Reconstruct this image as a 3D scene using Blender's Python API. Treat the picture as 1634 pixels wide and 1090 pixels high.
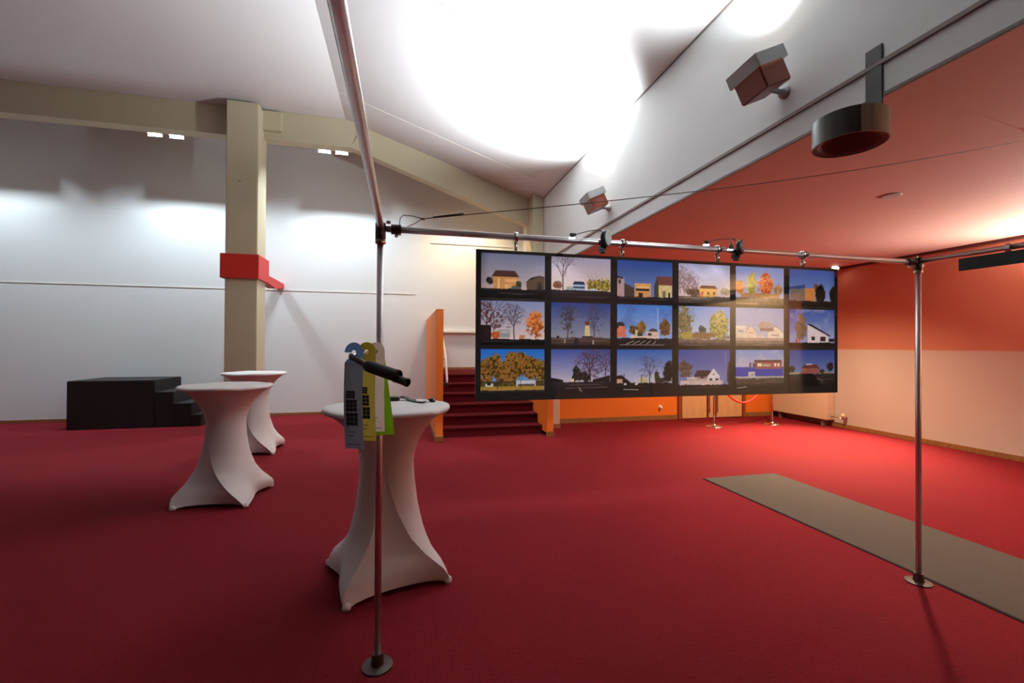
import bpy, bmesh, math, random
import numpy as np
from mathutils import Matrix, Vector

S = bpy.context.scene
COL = S.collection
for o in list(bpy.data.objects):
    bpy.data.objects.remove(o)

# ------------------------------------------------------------------ camera
YAW, PITCH, ROLL = math.radians(-13.5), math.radians(0.44), math.radians(0.29)
cam_d = bpy.data.cameras.new('camera')
cam_d.sensor_fit = 'HORIZONTAL'
cam_d.sensor_width = 36.0
cam_d.lens = 720.0 / 1634.0 * 36.0
cam_d.clip_start = 0.05
cam = bpy.data.objects.new('camera', cam_d)
COL.objects.link(cam)
fw = Vector((-math.sin(YAW) * math.cos(PITCH), math.cos(YAW) * math.cos(PITCH), math.sin(PITCH)))
rt = Vector((math.cos(YAW), math.sin(YAW), 0))
up = rt.cross(fw)
r2 = math.cos(ROLL) * rt + math.sin(ROLL) * up
u2 = math.cos(ROLL) * up - math.sin(ROLL) * rt
m = Matrix((r2, u2, -fw)).transposed().to_4x4()
m.translation = (0, 0, 1.5)
cam.matrix_world = m
S.camera = cam

# ------------------------------------------------------------------ world, exposure
w = bpy.data.worlds.new('world')
S.world = w
w.use_nodes = True
w.node_tree.nodes['Background'].inputs[0].default_value = (0.02, 0.02, 0.022, 1)
w.node_tree.nodes['Background'].inputs[1].default_value = 1.0
S.view_settings.view_transform = 'Standard'
S.view_settings.look = 'None'
S.view_settings.exposure = 0.12
S.view_settings.gamma = 1.0
S.view_settings.use_curve_mapping = False

COOL = (0.80, 0.93, 1.0)
NEUT = (0.89, 0.96, 1.0)
WARM = (1.0, 0.76, 0.47)
E_WALL = 320.0      # wall washers under the roof beam
E_WALLWARM = 300.0
E_UP2 = 420.0       # second floodlight, unseen, added to brighten the nearest table
E_UP = 1600.0        # floodlight on the upper wall, aimed at the ceiling
E_AISLE = 2500.0     # spotlight in the corner of the side aisle
E_REAR = 420.0      # downlight added to brighten the aisle end wall behind the viewer
E_DOWN2 = 430.0  # fill downlight added above the runner
E_LED = 0.8
E_DOWN = 480.0      # recessed downlight of the side aisle
E_FILLUP = 380.0  # uplights added for the aisle ceiling
E_PANEL = 1000.0   # unseen spotlight added to brighten the photo panel

# ------------------------------------------------------------------ helpers
WLOC = {}


def obj(name, bm, mat, parent=None, local=False, smooth=False, kind=None):
    """one bmesh -> one mesh object; bm is in world space unless local"""
    me = bpy.data.meshes.new(name)
    bmesh.ops.recalc_face_normals(bm, faces=bm.faces[:])
    if bm.verts:
        xs = [v.co.copy() for v in bm.verts]
        c = Vector(((min(v.x for v in xs) + max(v.x for v in xs)) / 2,
                    (min(v.y for v in xs) + max(v.y for v in xs)) / 2,
                    min(v.z for v in xs)))
    else:
        c = Vector((0, 0, 0))
    for v in bm.verts:
        v.co -= c
    if smooth:
        for f in bm.faces:
            f.smooth = True
    bm.to_mesh(me)
    bm.free()
    me.materials.append(mat)
    o = bpy.data.objects.new(name, me)
    COL.objects.link(o)
    p = Vector((0, 0, 0))
    if parent is not None:
        o.parent = parent
        if not local:
            p = WLOC[parent.as_pointer()]
    o.location = c - p
    WLOC[o.as_pointer()] = c if not local else Vector((0, 0, 0))
    if kind:
        o['kind'] = kind
    return o


def tag(o, label, cat, group=None):
    o['label'] = label
    o['category'] = cat
    if group:
        o['group'] = group
    return o


def thing(name, loc, label, cat, rotz=0.0, group=None):
    o = bpy.data.objects.new(name, None)
    o.empty_display_size = 0.1
    COL.objects.link(o)
    o.location = loc
    o.rotation_euler = (0, 0, rotz)
    WLOC[o.as_pointer()] = Vector(loc)
    return tag(o, label, cat, group)


def box(x0, x1, y0, y1, z0, z1, bev=0.0, bm=None):
    b2 = bmesh.new()
    bmesh.ops.create_cube(b2, size=1)
    for v in b2.verts:
        v.co = Vector((x0 + (v.co.x + .5) * (x1 - x0), y0 + (v.co.y + .5) * (y1 - y0), z0 + (v.co.z + .5) * (z1 - z0)))
    if bev > 0:
        bmesh.ops.bevel(b2, geom=b2.edges[:], offset=bev, segments=2, affect='EDGES')
    if bm is None:
        return b2
    me = bpy.data.meshes.new('t')
    b2.to_mesh(me)
    b2.free()
    bm.from_mesh(me)
    bpy.data.meshes.remove(me)
    return bm


def tube(pts, r, n=12, bm=None, cap=True, closed=False):
    """tube through points, r number or list"""
    bm = bm or bmesh.new()
    P = [Vector(p) for p in pts]
    k = len(P)
    R = r if isinstance(r, (list, tuple)) else [r] * k
    rings = []
    ref = None
    for i in range(k):
        if closed:
            t = P[(i + 1) % k] - P[i - 1]
        else:
            t = P[min(i + 1, k - 1)] - P[max(i - 1, 0)]
        t.normalize()
        if ref is None:
            ref = t.orthogonal().normalized()
        a = (ref - t * ref.dot(t))
        if a.length < 1e-5:
            a = t.orthogonal()
        a.normalize()
        ref = a
        b = t.cross(a)
        rings.append([bm.verts.new(P[i] + (a * math.cos(2 * math.pi * j / n) + b * math.sin(2 * math.pi * j / n)) * R[i]) for j in range(n)])
    for i in range(k if closed else k - 1):
        A, B = rings[i], rings[(i + 1) % k]
        for j in range(n):
            bm.faces.new((A[j], A[(j + 1) % n], B[(j + 1) % n], B[j]))
    if cap and not closed:
        bm.faces.new(rings[0][::-1])
        bm.faces.new(rings[-1])
    return bm


def lathe(prof, n=32, origin=(0, 0, 0), axis='Z', bm=None):
    """profile of (radius, height) turned around an axis"""
    bm = bm or bmesh.new()
    O = Vector(origin)
    rings = []
    for r, h in prof:
        ring = []
        for j in range(n):
            a = 2 * math.pi * j / n
            if axis == 'Z':
                p = Vector((r * math.cos(a), r * math.sin(a), h))
            elif axis == 'X':
                p = Vector((h, r * math.cos(a), r * math.sin(a)))
            else:
                p = Vector((r * math.cos(a), h, r * math.sin(a)))
            ring.append(bm.verts.new(O + p))
        rings.append(ring)
    for i in range(len(rings) - 1):
        A, B = rings[i], rings[i + 1]
        for j in range(n):
            bm.faces.new((A[j], A[(j + 1) % n], B[(j + 1) % n], B[j]))
    if prof[0][0] > 1e-6:
        bm.faces.new(rings[0][::-1])
    if prof[-1][0] > 1e-6:
        bm.faces.new(rings[-1])
    bmesh.ops.remove_doubles(bm, verts=bm.verts[:], dist=1e-6)
    return bm


def prism(poly, lo, hi, axis='Y', bm=None):
    """poly: 2-D points; extruded along axis. axis Y: poly=(x,z); X: (y,z); Z: (x,y)"""
    bm = bm or bmesh.new()

    def mk(p, h):
        if axis == 'Y':
            return Vector((p[0], h, p[1]))
        if axis == 'X':
            return Vector((h, p[0], p[1]))
        return Vector((p[0], p[1], h))
    A = [bm.verts.new(mk(p, lo)) for p in poly]
    B = [bm.verts.new(mk(p, hi)) for p in poly]
    n = len(poly)
    bm.faces.new(A)
    bm.faces.new(B[::-1])
    for i in range(n):
        bm.faces.new((A[i], A[(i + 1) % n], B[(i + 1) % n], B[i]))
    return bm


def xform(bm, M):
    bmesh.ops.transform(bm, matrix=M, verts=bm.verts[:])
    return bm


def basis(z, x=None, loc=(0, 0, 0)):
    """matrix whose local Z axis points along z"""
    z = Vector(z).normalized()
    x = Vector(x) if x is not None else z.orthogonal()
    x = (x - z * x.dot(z)).normalized()
    y = z.cross(x)
    M = Matrix((x, y, z)).transposed().to_4x4()
    M.translation = Vector(loc)
    return M


def lin(c):
    return tuple(((v / 255) / 12.92 if v / 255 <= 0.04045 else ((v / 255 + 0.055) / 1.055) ** 2.4) for v in c)


# ------------------------------------------------------------------ materials
def mat(name, rgb, rough=0.6, metal=0.0, spec=0.5, noise=0.0, scale=8.0, bump=0.0, bscale=60.0, emit=None, estr=0.0, alpha=None, coat=0.0):
    """procedural principled material: colour broken up by noise, fine relief by bump"""
    ma = bpy.data.materials.new(name)
    ma.use_nodes = True
    nt = ma.node_tree
    bs = nt.nodes['Principled BSDF']
    c = lin(rgb) + (1,)
    bs.inputs['Base Color'].default_value = c
    bs.inputs['Roughness'].default_value = rough
    bs.inputs['Metallic'].default_value = metal
    bs.inputs['Specular IOR Level'].default_value = spec
    if coat:
        bs.inputs['Coat Weight'].default_value = coat
        bs.inputs['Coat Roughness'].default_value = 0.03
    tc = nt.nodes.new('ShaderNodeTexCoord')
    if noise > 0:
        nz = nt.nodes.new('ShaderNodeTexNoise')
        nz.inputs['Scale'].default_value = scale
        nz.inputs['Detail'].default_value = 5
        nt.links.new(tc.outputs['Object'], nz.inputs['Vector'])
        mx = nt.nodes.new('ShaderNodeMix')
        mx.data_type = 'RGBA'
        mx.inputs[6].default_value = tuple(v * (1 - noise) for v in c[:3]) + (1,)
        mx.inputs[7].default_value = tuple(min(1, v * (1 + noise)) for v in c[:3]) + (1,)
        nt.links.new(nz.outputs['Fac'], mx.inputs[0])
        nt.links.new(mx.outputs[2], bs.inputs['Base Color'])
    if bump > 0:
        nb = nt.nodes.new('ShaderNodeTexNoise')
        nb.inputs['Scale'].default_value = bscale
        nb.inputs['Detail'].default_value = 3
        nt.links.new(tc.outputs['Object'], nb.inputs['Vector'])
        bp = nt.nodes.new('ShaderNodeBump')
        bp.inputs['Strength'].default_value = bump
        bp.inputs['Distance'].default_value = 0.01
        nt.links.new(nb.outputs['Fac'], bp.inputs['Height'])
        nt.links.new(bp.outputs['Normal'], bs.inputs['Normal'])
    if emit:
        bs.inputs['Emission Color'].default_value = lin(emit) + (1,)
        bs.inputs['Emission Strength'].default_value = estr
    return ma


def carpet_mat():
    ma = mat('red_carpet', (126, 30, 38), rough=0.95, spec=0.1)
    nt = ma.node_tree
    bs = nt.nodes['Principled BSDF']
    tc = nt.nodes.new('ShaderNodeTexCoord')
    vo = nt.nodes.new('ShaderNodeTexVoronoi')      # small woven dots
    vo.inputs['Scale'].default_value = 36
    vo.inputs['Randomness'].default_value = 0.25
    nt.links.new(tc.outputs['Object'], vo.inputs['Vector'])
    cr = nt.nodes.new('ShaderNodeValToRGB')
    cr.color_ramp.elements[0].position = 0.24
    cr.color_ramp.elements[0].color = lin((92, 20, 27)) + (1,)
    cr.color_ramp.elements[1].position = 0.52
    cr.color_ramp.elements[1].color = lin((122, 28, 36)) + (1,)
    nt.links.new(vo.outputs['Distance'], cr.inputs['Fac'])
    nz = nt.nodes.new('ShaderNodeTexNoise')
    nz.inputs['Scale'].default_value = 1.3
    nz.inputs['Detail'].default_value = 6
    nt.links.new(tc.outputs['Object'], nz.inputs['Vector'])
    mx = nt.nodes.new('ShaderNodeMix')
    mx.data_type = 'RGBA'
    mx.blend_type = 'MULTIPLY'
    mx.inputs[0].default_value = 0.22
    nt.links.new(cr.outputs['Color'], mx.inputs[6])
    nt.links.new(nz.outputs['Color'], mx.inputs[7])
    nt.links.new(mx.outputs[2], bs.inputs['Base Color'])
    nb = nt.nodes.new('ShaderNodeTexNoise')
    nb.inputs['Scale'].default_value = 260
    nt.links.new(tc.outputs['Object'], nb.inputs['Vector'])
    ad = nt.nodes.new('ShaderNodeMath')
    ad.operation = 'ADD'
    nt.links.new(nb.outputs['Fac'], ad.inputs[0])
    nt.links.new(vo.outputs['Distance'], ad.inputs[1])
    bp = nt.nodes.new('ShaderNodeBump')
    bp.inputs['Strength'].default_value = 0.6
    bp.inputs['Distance'].default_value = 0.006
    nt.links.new(ad.outputs[0], bp.inputs['Height'])
    nt.links.new(bp.outputs['Normal'], bs.inputs['Normal'])
    return ma


def wood_mat(name, a, b, scale=3.0):
    ma = mat(name, a, rough=0.45)
    nt = ma.node_tree
    bs = nt.nodes['Principled BSDF']
    tc = nt.nodes.new('ShaderNodeTexCoord')
    mp = nt.nodes.new('ShaderNodeMapping')
    mp.inputs['Scale'].default_value = (14, 14, 0.9)
    nt.links.new(tc.outputs['Object'], mp.inputs['Vector'])
    nz = nt.nodes.new('ShaderNodeTexNoise')
    nz.inputs['Scale'].default_value = scale
    nz.inputs['Detail'].default_value = 7
    nz.inputs['Distortion'].default_value = 1.2
    nt.links.new(mp.outputs['Vector'], nz.inputs['Vector'])
    cr = nt.nodes.new('ShaderNodeValToRGB')
    cr.color_ramp.elements[0].position = 0.3
    cr.color_ramp.elements[0].color = lin(a) + (1,)
    cr.color_ramp.elements[1].position = 0.7
    cr.color_ramp.elements[1].color = lin(b) + (1,)
    nt.links.new(nz.outputs['Fac'], cr.inputs['Fac'])
    nt.links.new(cr.outputs['Color'], bs.inputs['Base Color'])
    return ma


def print_mat():
    """glossy photographic print: colours come from the printed colour layer of the mesh"""
    ma = bpy.data.materials.new('photo_print')
    ma.use_nodes = True
    nt = ma.node_tree
    bs = nt.nodes['Principled BSDF']
    at = nt.nodes.new('ShaderNodeAttribute')
    at.attribute_name = 'print'
    nt.links.new(at.outputs['Color'], bs.inputs['Base Color'])
    bs.inputs['Roughness'].default_value = 0.05
    bs.inputs['Specular IOR Level'].default_value = 0.85
    return ma


def wall_two_tone(name, low, high, zsplit):
    ma = mat(name, low, rough=0.7)
    nt = ma.node_tree
    bs = nt.nodes['Principled BSDF']
    ge = nt.nodes.new('ShaderNodeNewGeometry')
    sp = nt.nodes.new('ShaderNodeSeparateXYZ')
    nt.links.new(ge.outputs['Position'], sp.inputs[0])
    mr = nt.nodes.new('ShaderNodeMapRange')
    mr.inputs[1].default_value = zsplit - 0.01
    mr.inputs[2].default_value = zsplit + 0.01
    nt.links.new(sp.outputs['Z'], mr.inputs[0])
    mx = nt.nodes.new('ShaderNodeMix')
    mx.data_type = 'RGBA'
    mx.inputs[6].default_value = lin(low) + (1,)
    mx.inputs[7].default_value = lin(high) + (1,)
    nt.links.new(mr.outputs[0], mx.inputs[0])
    nt.links.new(mx.outputs[2], bs.inputs['Base Color'])
    return ma


M_CARPET = carpet_mat()
M_STAIR = mat('stair_carpet', (82, 16, 22), rough=0.95, spec=0.1, noise=0.15, scale=60, bump=0.4, bscale=220)
M_WHITE = mat('white_wall', (220, 223, 224), rough=0.75, noise=0.015, scale=1.5, bump=0.03, bscale=90)
M_TRIMW = mat('white_trim', (226, 222, 212), rough=0.55, noise=0.02, scale=4)
M_CEIL = mat('white_ceiling', (212, 211, 211), rough=0.8, noise=0.02, scale=1.2)
M_FASCIA = mat('grey_white_wall', (208, 208, 207), rough=0.75, noise=0.02, scale=1.0)
M_STRIP = mat('grey_strip', (120, 108, 102), rough=0.6, noise=0.05, scale=8)
M_BEAM = mat('olive_cream_paint', (184, 174, 146), rough=0.7, noise=0.03, scale=2.5, bump=0.02)
M_SALMON = mat('salmon_paint', (200, 160, 144), rough=0.75, noise=0.03, scale=0.8)
M_ORANGE = mat('orange_paint', (226, 116, 28), rough=0.6, noise=0.02, scale=2)
M_CREAM = mat('cream_paint', (208, 186, 160), rough=0.65, noise=0.02, scale=2)
M_RIGHT = wall_two_tone('salmon_over_cream', (192, 178, 168), (192, 124, 100), 1.45)
M_REAR = mat('beige_wall', (218, 196, 168), rough=0.75, noise=0.03, scale=1.2)
M_BASE = wood_mat('brown_skirting', (128, 84, 46), (156, 108, 64))
M_DOOR = wood_mat('beech_door', (198, 150, 104), (216, 172, 124))
M_DOORF = wood_mat('red_brown_frame', (132, 66, 32), (150, 80, 40))
M_RED = mat('red_steel', (196, 40, 28), rough=0.55, noise=0.03, scale=4)
M_BLACKSTEP = mat('black_rubber_step', (26, 20, 22), rough=0.8, noise=0.1, scale=30)
M_CLOTH = mat('white_stretch_cloth', (212, 208, 206), rough=0.85, noise=0.02, scale=3, bump=0.05, bscale=400)
M_PIPE = mat('galvanised_pipe', (222, 218, 218), rough=0.38, metal=1.0, noise=0.04, scale=30)
M_CLAMP = mat('dark_cast_clamp', (92, 84, 80), rough=0.42, metal=0.9, noise=0.12, scale=60, bump=0.1, bscale=200)
M_BOLT = mat('bright_bolt', (200, 196, 186), rough=0.25, metal=1.0, noise=0.05, scale=80)
M_STEEL = mat('polished_steel', (214, 206, 196), rough=0.18, metal=1.0, noise=0.03, scale=20)
M_PANEL = mat('black_glossy_panel', (36, 32, 31), rough=0.05, spec=0.85, noise=0.05, scale=2)
M_PRINT = print_mat()
M_BLACK = mat('black_plastic', (16, 16, 17), rough=0.45, noise=0.1, scale=30)
M_RUBBER = mat('black_rubber', (14, 14, 14), rough=0.6, noise=0.15, scale=120, bump=0.15, bscale=160)
M_GREYCAP = mat('grey_plastic', (150, 160, 156), rough=0.35, noise=0.04, scale=30)
M_WIRE = mat('steel_wire', (60, 54, 50), rough=0.5, metal=0.6, noise=0.1, scale=50)
M_ROPE = mat('red_rope', (232, 40, 24), rough=0.6, noise=0.06, scale=60)
M_MAT = mat('grey_brown_mat', (84, 75, 69), rough=0.95, spec=0.1, noise=0.06, scale=30, bump=0.3, bscale=200)
M_MATEDGE = mat('dark_mat_edge', (40, 30, 28), rough=0.9, noise=0.1, scale=30)
M_COPPER = mat('copper_brown_paint', (132, 62, 40), rough=0.4, noise=0.06, scale=20)
M_LAMPGREY = mat('lamp_grey', (168, 172, 170), rough=0.45, noise=0.03, scale=20)
M_DARKLAMP = mat('dark_grey_metal', (70, 70, 68), rough=0.4, metal=0.3, noise=0.06, scale=12)
M_BEIGELAMP = mat('beige_metal', (142, 134, 116), rough=0.45, noise=0.04, scale=12)
M_REDIN = mat('red_brown_inside', (92, 40, 32), rough=0.7, noise=0.05, scale=12)
M_LENS = mat('lit_lens', (255, 255, 255), emit=(240, 250, 255), estr=14)
M_LENSW = mat('lit_lens_warm', (255, 255, 255), emit=(255, 240, 214), estr=18)
M_LED = mat('lit_led', (255, 255, 255), emit=(225, 240, 255), estr=9)
M_BLUESHADE = mat('blue_card_shaded', (132, 138, 152), rough=0.6, noise=0.02, scale=20)  # card body: shade put into a darker copy of the blue
M_BLUELIT = mat('blue_card_lit', (150, 192, 224), rough=0.5, noise=0.02, scale=20)  # head of the same card: light put into a paler blue
M_OLIVECARD = mat('olive_yellow_card', (206, 198, 96), rough=0.6, noise=0.02, scale=20)
M_WHITECARD = mat('white_card', (250, 244, 240), rough=0.6, noise=0.015, scale=20)
M_GREENCARD = mat('lime_green_card', (148, 198, 44), rough=0.6, noise=0.02, scale=20)
for _m in (M_BLUESHADE, M_BLUELIT, M_OLIVECARD, M_WHITECARD, M_GREENCARD):     # paper lets some light through
    _nt = _m.node_tree
    _bs = _nt.nodes['Principled BSDF']
    _tr = _nt.nodes.new('ShaderNodeBsdfTranslucent')
    _mx = _nt.nodes.new('ShaderNodeMixShader')
    _mx.inputs[0].default_value = 0.5
    _src = _bs.inputs['Base Color'].links[0].from_socket
    _nt.links.new(_src, _tr.inputs['Color'])
    _nt.links.new(_bs.outputs[0], _mx.inputs[1])
    _nt.links.new(_tr.outputs[0], _mx.inputs[2])
    _nt.links.new(_mx.outputs[0], _nt.nodes['Material Output'].inputs['Surface'])
M_INK = mat('black_ink', (22, 22, 26), rough=0.55, noise=0.1, scale=200)


def spot(name, parent, loc, aim, energy, color, size, blend, radius=0.06):
    d = bpy.data.lights.new(name, 'SPOT')
    d.energy = energy
    d.color = color
    d.spot_size = math.radians(size)
    d.spot_blend = blend
    d.shadow_soft_size = radius
    o = bpy.data.objects.new(name, d)
    COL.objects.link(o)
    o.parent = parent
    o.location = Vector(loc) - WLOC[parent.as_pointer()]
    v = Vector(aim) - Vector(loc)
    o.rotation_euler = v.to_track_quat('-Z', 'Y').to_euler()
    return o


# ================================================================== the setting
YB = 10.32       # white back wall
YO = 8.20        # orange far wall of the side aisle
XR = 7.89        # right wall
XF = 2.72        # upper wall (fascia) between hall and side aisle
XL = -9.5
YN = -12.0       # end of the hall behind the viewer
YA = -3.5        # end wall of the side aisle
ZA = 2.985       # ceiling of the side aisle
XK, ZK = -1.1, 5.757
SL = 0.338


def zc(x):
    return ZK - SL * (x - XK) if x > XK else ZK


obj('floor', box(XL - .2, XR + .2, YN - .2, YB + .2, -0.1, 0), M_CARPET, kind='structure')
obj('wall_back', box(XL, XF + .15, YB, YB + .15, 0, 6.0), M_WHITE, kind='structure')
obj('wall_left', box(XL - .15, XL, YN, YB, 0, 6.0), M_WHITE, kind='structure')
obj('wall_right', box(XR, XR + .15, YA, YO + .2, 0, ZA), M_RIGHT, kind='structure')
obj('wall_rear', box(XL, XF + .15, YN - .15, YN, 0, 6.0), M_REAR, kind='structure')
obj('wall_aisle_end', box(XF + .15, XR, YA - .15, YA, 0, ZA), M_REAR, kind='structure')
obj('wall_side', box(XF, XF + .15, YN, YA, 0, ZA), M_REAR, kind='structure')
obj('wall_orange', box(2.40, XR, YO, YO + .12, 0, ZA), M_ORANGE, kind='structure')
obj('wall_landing', box(XF, XF + .15, YO + .12, YB, 0, zc(XF)), M_WHITE, kind='structure')
fascia = obj('wall_upper', box(XF, XF + .15, YN, YO + .12, ZA, zc(XF) + .02), M_FASCIA, kind='structure')
stub = obj('wall_stub', box(2.60, 2.762, 7.76, YO, 0, ZA), M_CREAM, kind='structure')
obj('baseboard_stub', box(2.59, 2.775, 7.745, YO, 0, .075, .004), M_BASE, kind='structure')

ceil = obj('ceiling', prism([(XL, ZK), (XK, ZK), (XF + .15, zc(XF + .15)), (XF + .15, zc(XF + .15) + .2), (XK, ZK + .2), (XL, ZK + .2)], YN, YB, 'Y'), M_CEIL, kind='structure')
for yy in (8.05, 5.0, 1.95, -1.1, -4.15, -7.2, -10.25):
    a, b = XK + .02, XF - .002
    obj('joint_strip', prism([(a, zc(a) - .004), (b, zc(b) - .004), (b, zc(b) + .004), (a, zc(a) + .004)], yy - .011, yy + .011, 'Y'), M_TRIMW, ceil)
obj('ceiling_aisle', box(XF + .012, XR, YA, YO, ZA - .012, ZA + .1), M_SALMON, kind='structure')

# strips on the upper wall
obj('trim_1', box(XF - .014, XF + .005, YN, 8.65, 3.155, 3.185, .003), M_STRIP, kind='structure')  # grey strip stands in for the dark of a shadow gap
obj('trim_2', box(XF - .006, XF + .012, YA, YO, ZA - .018, ZA + .004, .002), M_STRIP, kind='structure')
obj('trim_3', box(XF - .008, XF + .005, YN, 8.65, zc(XF) - .016, zc(XF) + .006), M_STRIP, kind='structure')
# thin ledges and cover strip on the white wall
obj('trim_4', box(XL, .25, YB - .008, YB + .01, 2.614, 2.634, .002), M_TRIMW, kind='structure')
obj('trim_5', box(.575, 2.49, YB - .014, YB + .01, 3.786, 3.804, .002), M_TRIMW, kind='structure')
obj('trim_6', box(-.775, -.69, YB - .004, YB + .01, .06, 4.4, .001), M_WHITE, kind='structure')
obj('trim_7', box(XR - .03, XR, YA, YO, ZA - .055, ZA - .012, .006), M_REDIN, kind='structure')
# dado ledge along the landing
led = obj('trim_8', box(.60, 2.49, YB - .075, YB, 1.765, 1.815, .006), M_TRIMW, kind='structure')
# baseboards
obj('baseboard_back', box(XL, .49, YB - .018, YB, 0, .055, .003), M_BASE, kind='structure')
obj('baseboard_landing', box(.60, 2.49, YB - .018, YB, .93, .985, .003), M_BASE, kind='structure')
obj('baseboard_orange', box(2.775, 5.47, YO - .016, YO, 0, .09, .003), M_BASE, kind='structure')
obj('baseboard_corner', box(7.06, XR, YO - .016, YO, 0, .09, .003), M_BASE, kind='structure')
obj('baseboard_right', box(XR - .016, XR, YA, YO - .016, 0, .075, .003), M_BASE, kind='structure')

# double door in the orange wall
YD = YO - .03
door = obj('door_1', box(5.53, 7.0, YD + .02, YO + .03, 0, 2.1), M_DOORF, kind='structure')
obj('door_frame', box(5.46, 5.53, YD - .01, YO, 0, 2.16, .004), M_DOORF, door)
obj('door_frame', box(7.0, 7.07, YD - .01, YO, 0, 2.16, .004), M_DOORF, door)
obj('door_frame', box(5.53, 7.0, YD - .01, YO, 2.1, 2.16, .004), M_DOORF, door)
lf = obj('door_leaf', box(5.55, 6.12, YD, YD + .04, .012, 2.085, .004), M_DOOR, door)
rf = obj('door_leaf', box(6.36, 6.98, YD, YD + .04, .012, 2.085, .004), M_DOOR, door)
mf = obj('door_leaf', box(6.17, 6.33, YD, YD + .04, .012, 2.085, .004), M_DOOR, door)
for xx in (6.155, 6.345):
    hb = tube([(xx, YD - .05, .12), (xx, YD - .05, 1.75)], .011, 10)
    tube([(xx, YD, .3), (xx, YD - .05, .3)], .008, 8, hb)
    tube([(xx, YD, 1.6), (xx, YD - .05, 1.6)], .008, 8, hb)
    obj('pull_bar', hb, M_STEEL, door, smooth=True)

M_DARKDOOR = wood_mat('dark_brown_door', (30, 22, 20), (40, 30, 26))
d2 = obj('door_2', box(XR - .03, XR, -3.15, -1.7, 0, 2.7), M_DARKDOOR, kind='structure')
obj('door_leaf', box(XR - .05, XR - .03, -3.12, -2.44, .01, 2.68, .004), M_DARKDOOR, d2)
obj('door_leaf', box(XR - .05, XR - .03, -2.42, -1.73, .01, 2.68, .004), M_DARKDOOR, d2)

# ================================================================== roof frame
P0x, P1x, PY0, PY1 = -2.99, -2.49, 8.66, 9.16
pil = thing('pillar', (-2.74, 8.91, 0), 'tall square cream-olive pillar wearing a red steel collar', 'pillar')
obj('shaft', box(P0x, P1x, PY0, PY1, 0, 5.70, .012), M_BEAM, pil)
obj('bolt_hole', box(-2.80, -2.755, PY0 - .004, PY0 + .01, 4.30, 4.318), M_STRIP, pil)
obj('haunch', box(P1x - .01, -2.19, 8.93, 9.17, 5.36, 5.72, .01), M_BEAM, pil)

col = thing('wall_column', (2.605, 8.88, .93), 'slim olive-grey column where the sloping roof beam meets the upper wall', 'column')
obj('shaft', box(2.49, XF - .002, 8.65, 9.15, .93, zc(2.49) - .005, .008), M_BEAM, col)

BY0, BY1 = 9.0, 9.2
beam = thing('roof_beam', (0, 9.1, 4.0), 'long olive-grey roof beam, level then sloping down to the slim column', 'beam')
zk = 5.27
lev = prism([(P1x + .002, zk), (-.975, zk), (-.80, ZK - .005), (P1x + .002, ZK - .005)], BY0, BY1, 'Y')
obj('level_section', lev, M_BEAM, beam)
obj('level_section', prism([(XL, zk), (P0x - .002, zk), (P0x - .002, ZK - .005), (XL, ZK - .005)], BY0, BY1, 'Y'), M_BEAM, beam)
obj('sloping_section', prism([(-.975, zk), (2.488, 4.03), (2.488, zc(2.488) - .005), (-.80, zc(-.80) - .005), ], BY0, BY1, 'Y'), M_BEAM, beam)
# flange strips under the beam
obj('lower_flange', prism([(P1x + .002, zk - .05), (-.985, zk - .05), (-.975, zk), (P1x + .002, zk)], BY0 - .02, BY1 + .02, 'Y'), M_BEAM, beam)
obj('lower_flange', prism([(XL, zk - .05), (P0x - .002, zk - .05), (P0x - .002, zk), (XL, zk)], BY0 - .02, BY1 + .02, 'Y'), M_BEAM, beam)
obj('lower_flange', prism([(-.985, zk - .05), (2.488, 3.98), (2.488, 4.03), (-.975, zk)], BY0 - .01, BY1 + .01, 'Y'), M_BEAM, beam)

# red collar with its arm back to the wall
br = thing('steel_bracket', (-2.74, 8.9, 2.62), 'bright red steel collar around the tall pillar with an arm to the white wall', 'bracket')
cb = bmesh.new()
box(-3.045, -2.447, 8.60, 8.656, 2.625, 3.04, 0, cb)
box(-3.045, -2.447, 9.164, 9.22, 2.625, 3.04, 0, cb)
box(-3.045, -2.994, 8.656, 9.164, 2.625, 3.04, 0, cb)
box(-2.486, -2.447, 8.656, 9.164, 2.625, 3.04, 0, cb)
obj('collar', cb, M_RED, br)
obj('arm', prism([(9.22, 2.625), (9.72, 2.585), (YB - .002, 2.665), (YB - .002, 2.755), (9.22, 2.765)], -2.60, -2.447, 'X'), M_RED, br)

# ================================================================== staircase
st = thing('staircase', (1.45, 8.5, 0), 'dark red carpeted stairs rising between two orange side walls', 'stairs')
RI, TR, Y0S = .155, .28, 7.32
for k in range(1, 7):
    y0 = Y0S + TR * (k - 1)
    y1 = y0 + TR
    z = RI * k
    if k == 6:
        y1 = y0 + .02
    obj('step', prism([(y0 + .012, 0), (y0 + .012, z - .03), (y0 - .012, z - .028), (y0 - .016, z - .012), (y0 - .008, z), (y1, z), (y1, 0)], .602, 2.288, 'X'), M_STAIR, st)
obj('landing', box(.602, 2.488, Y0S + TR * 5 + .02, YB - .02, 0, .93), M_STAIR, st)

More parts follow.
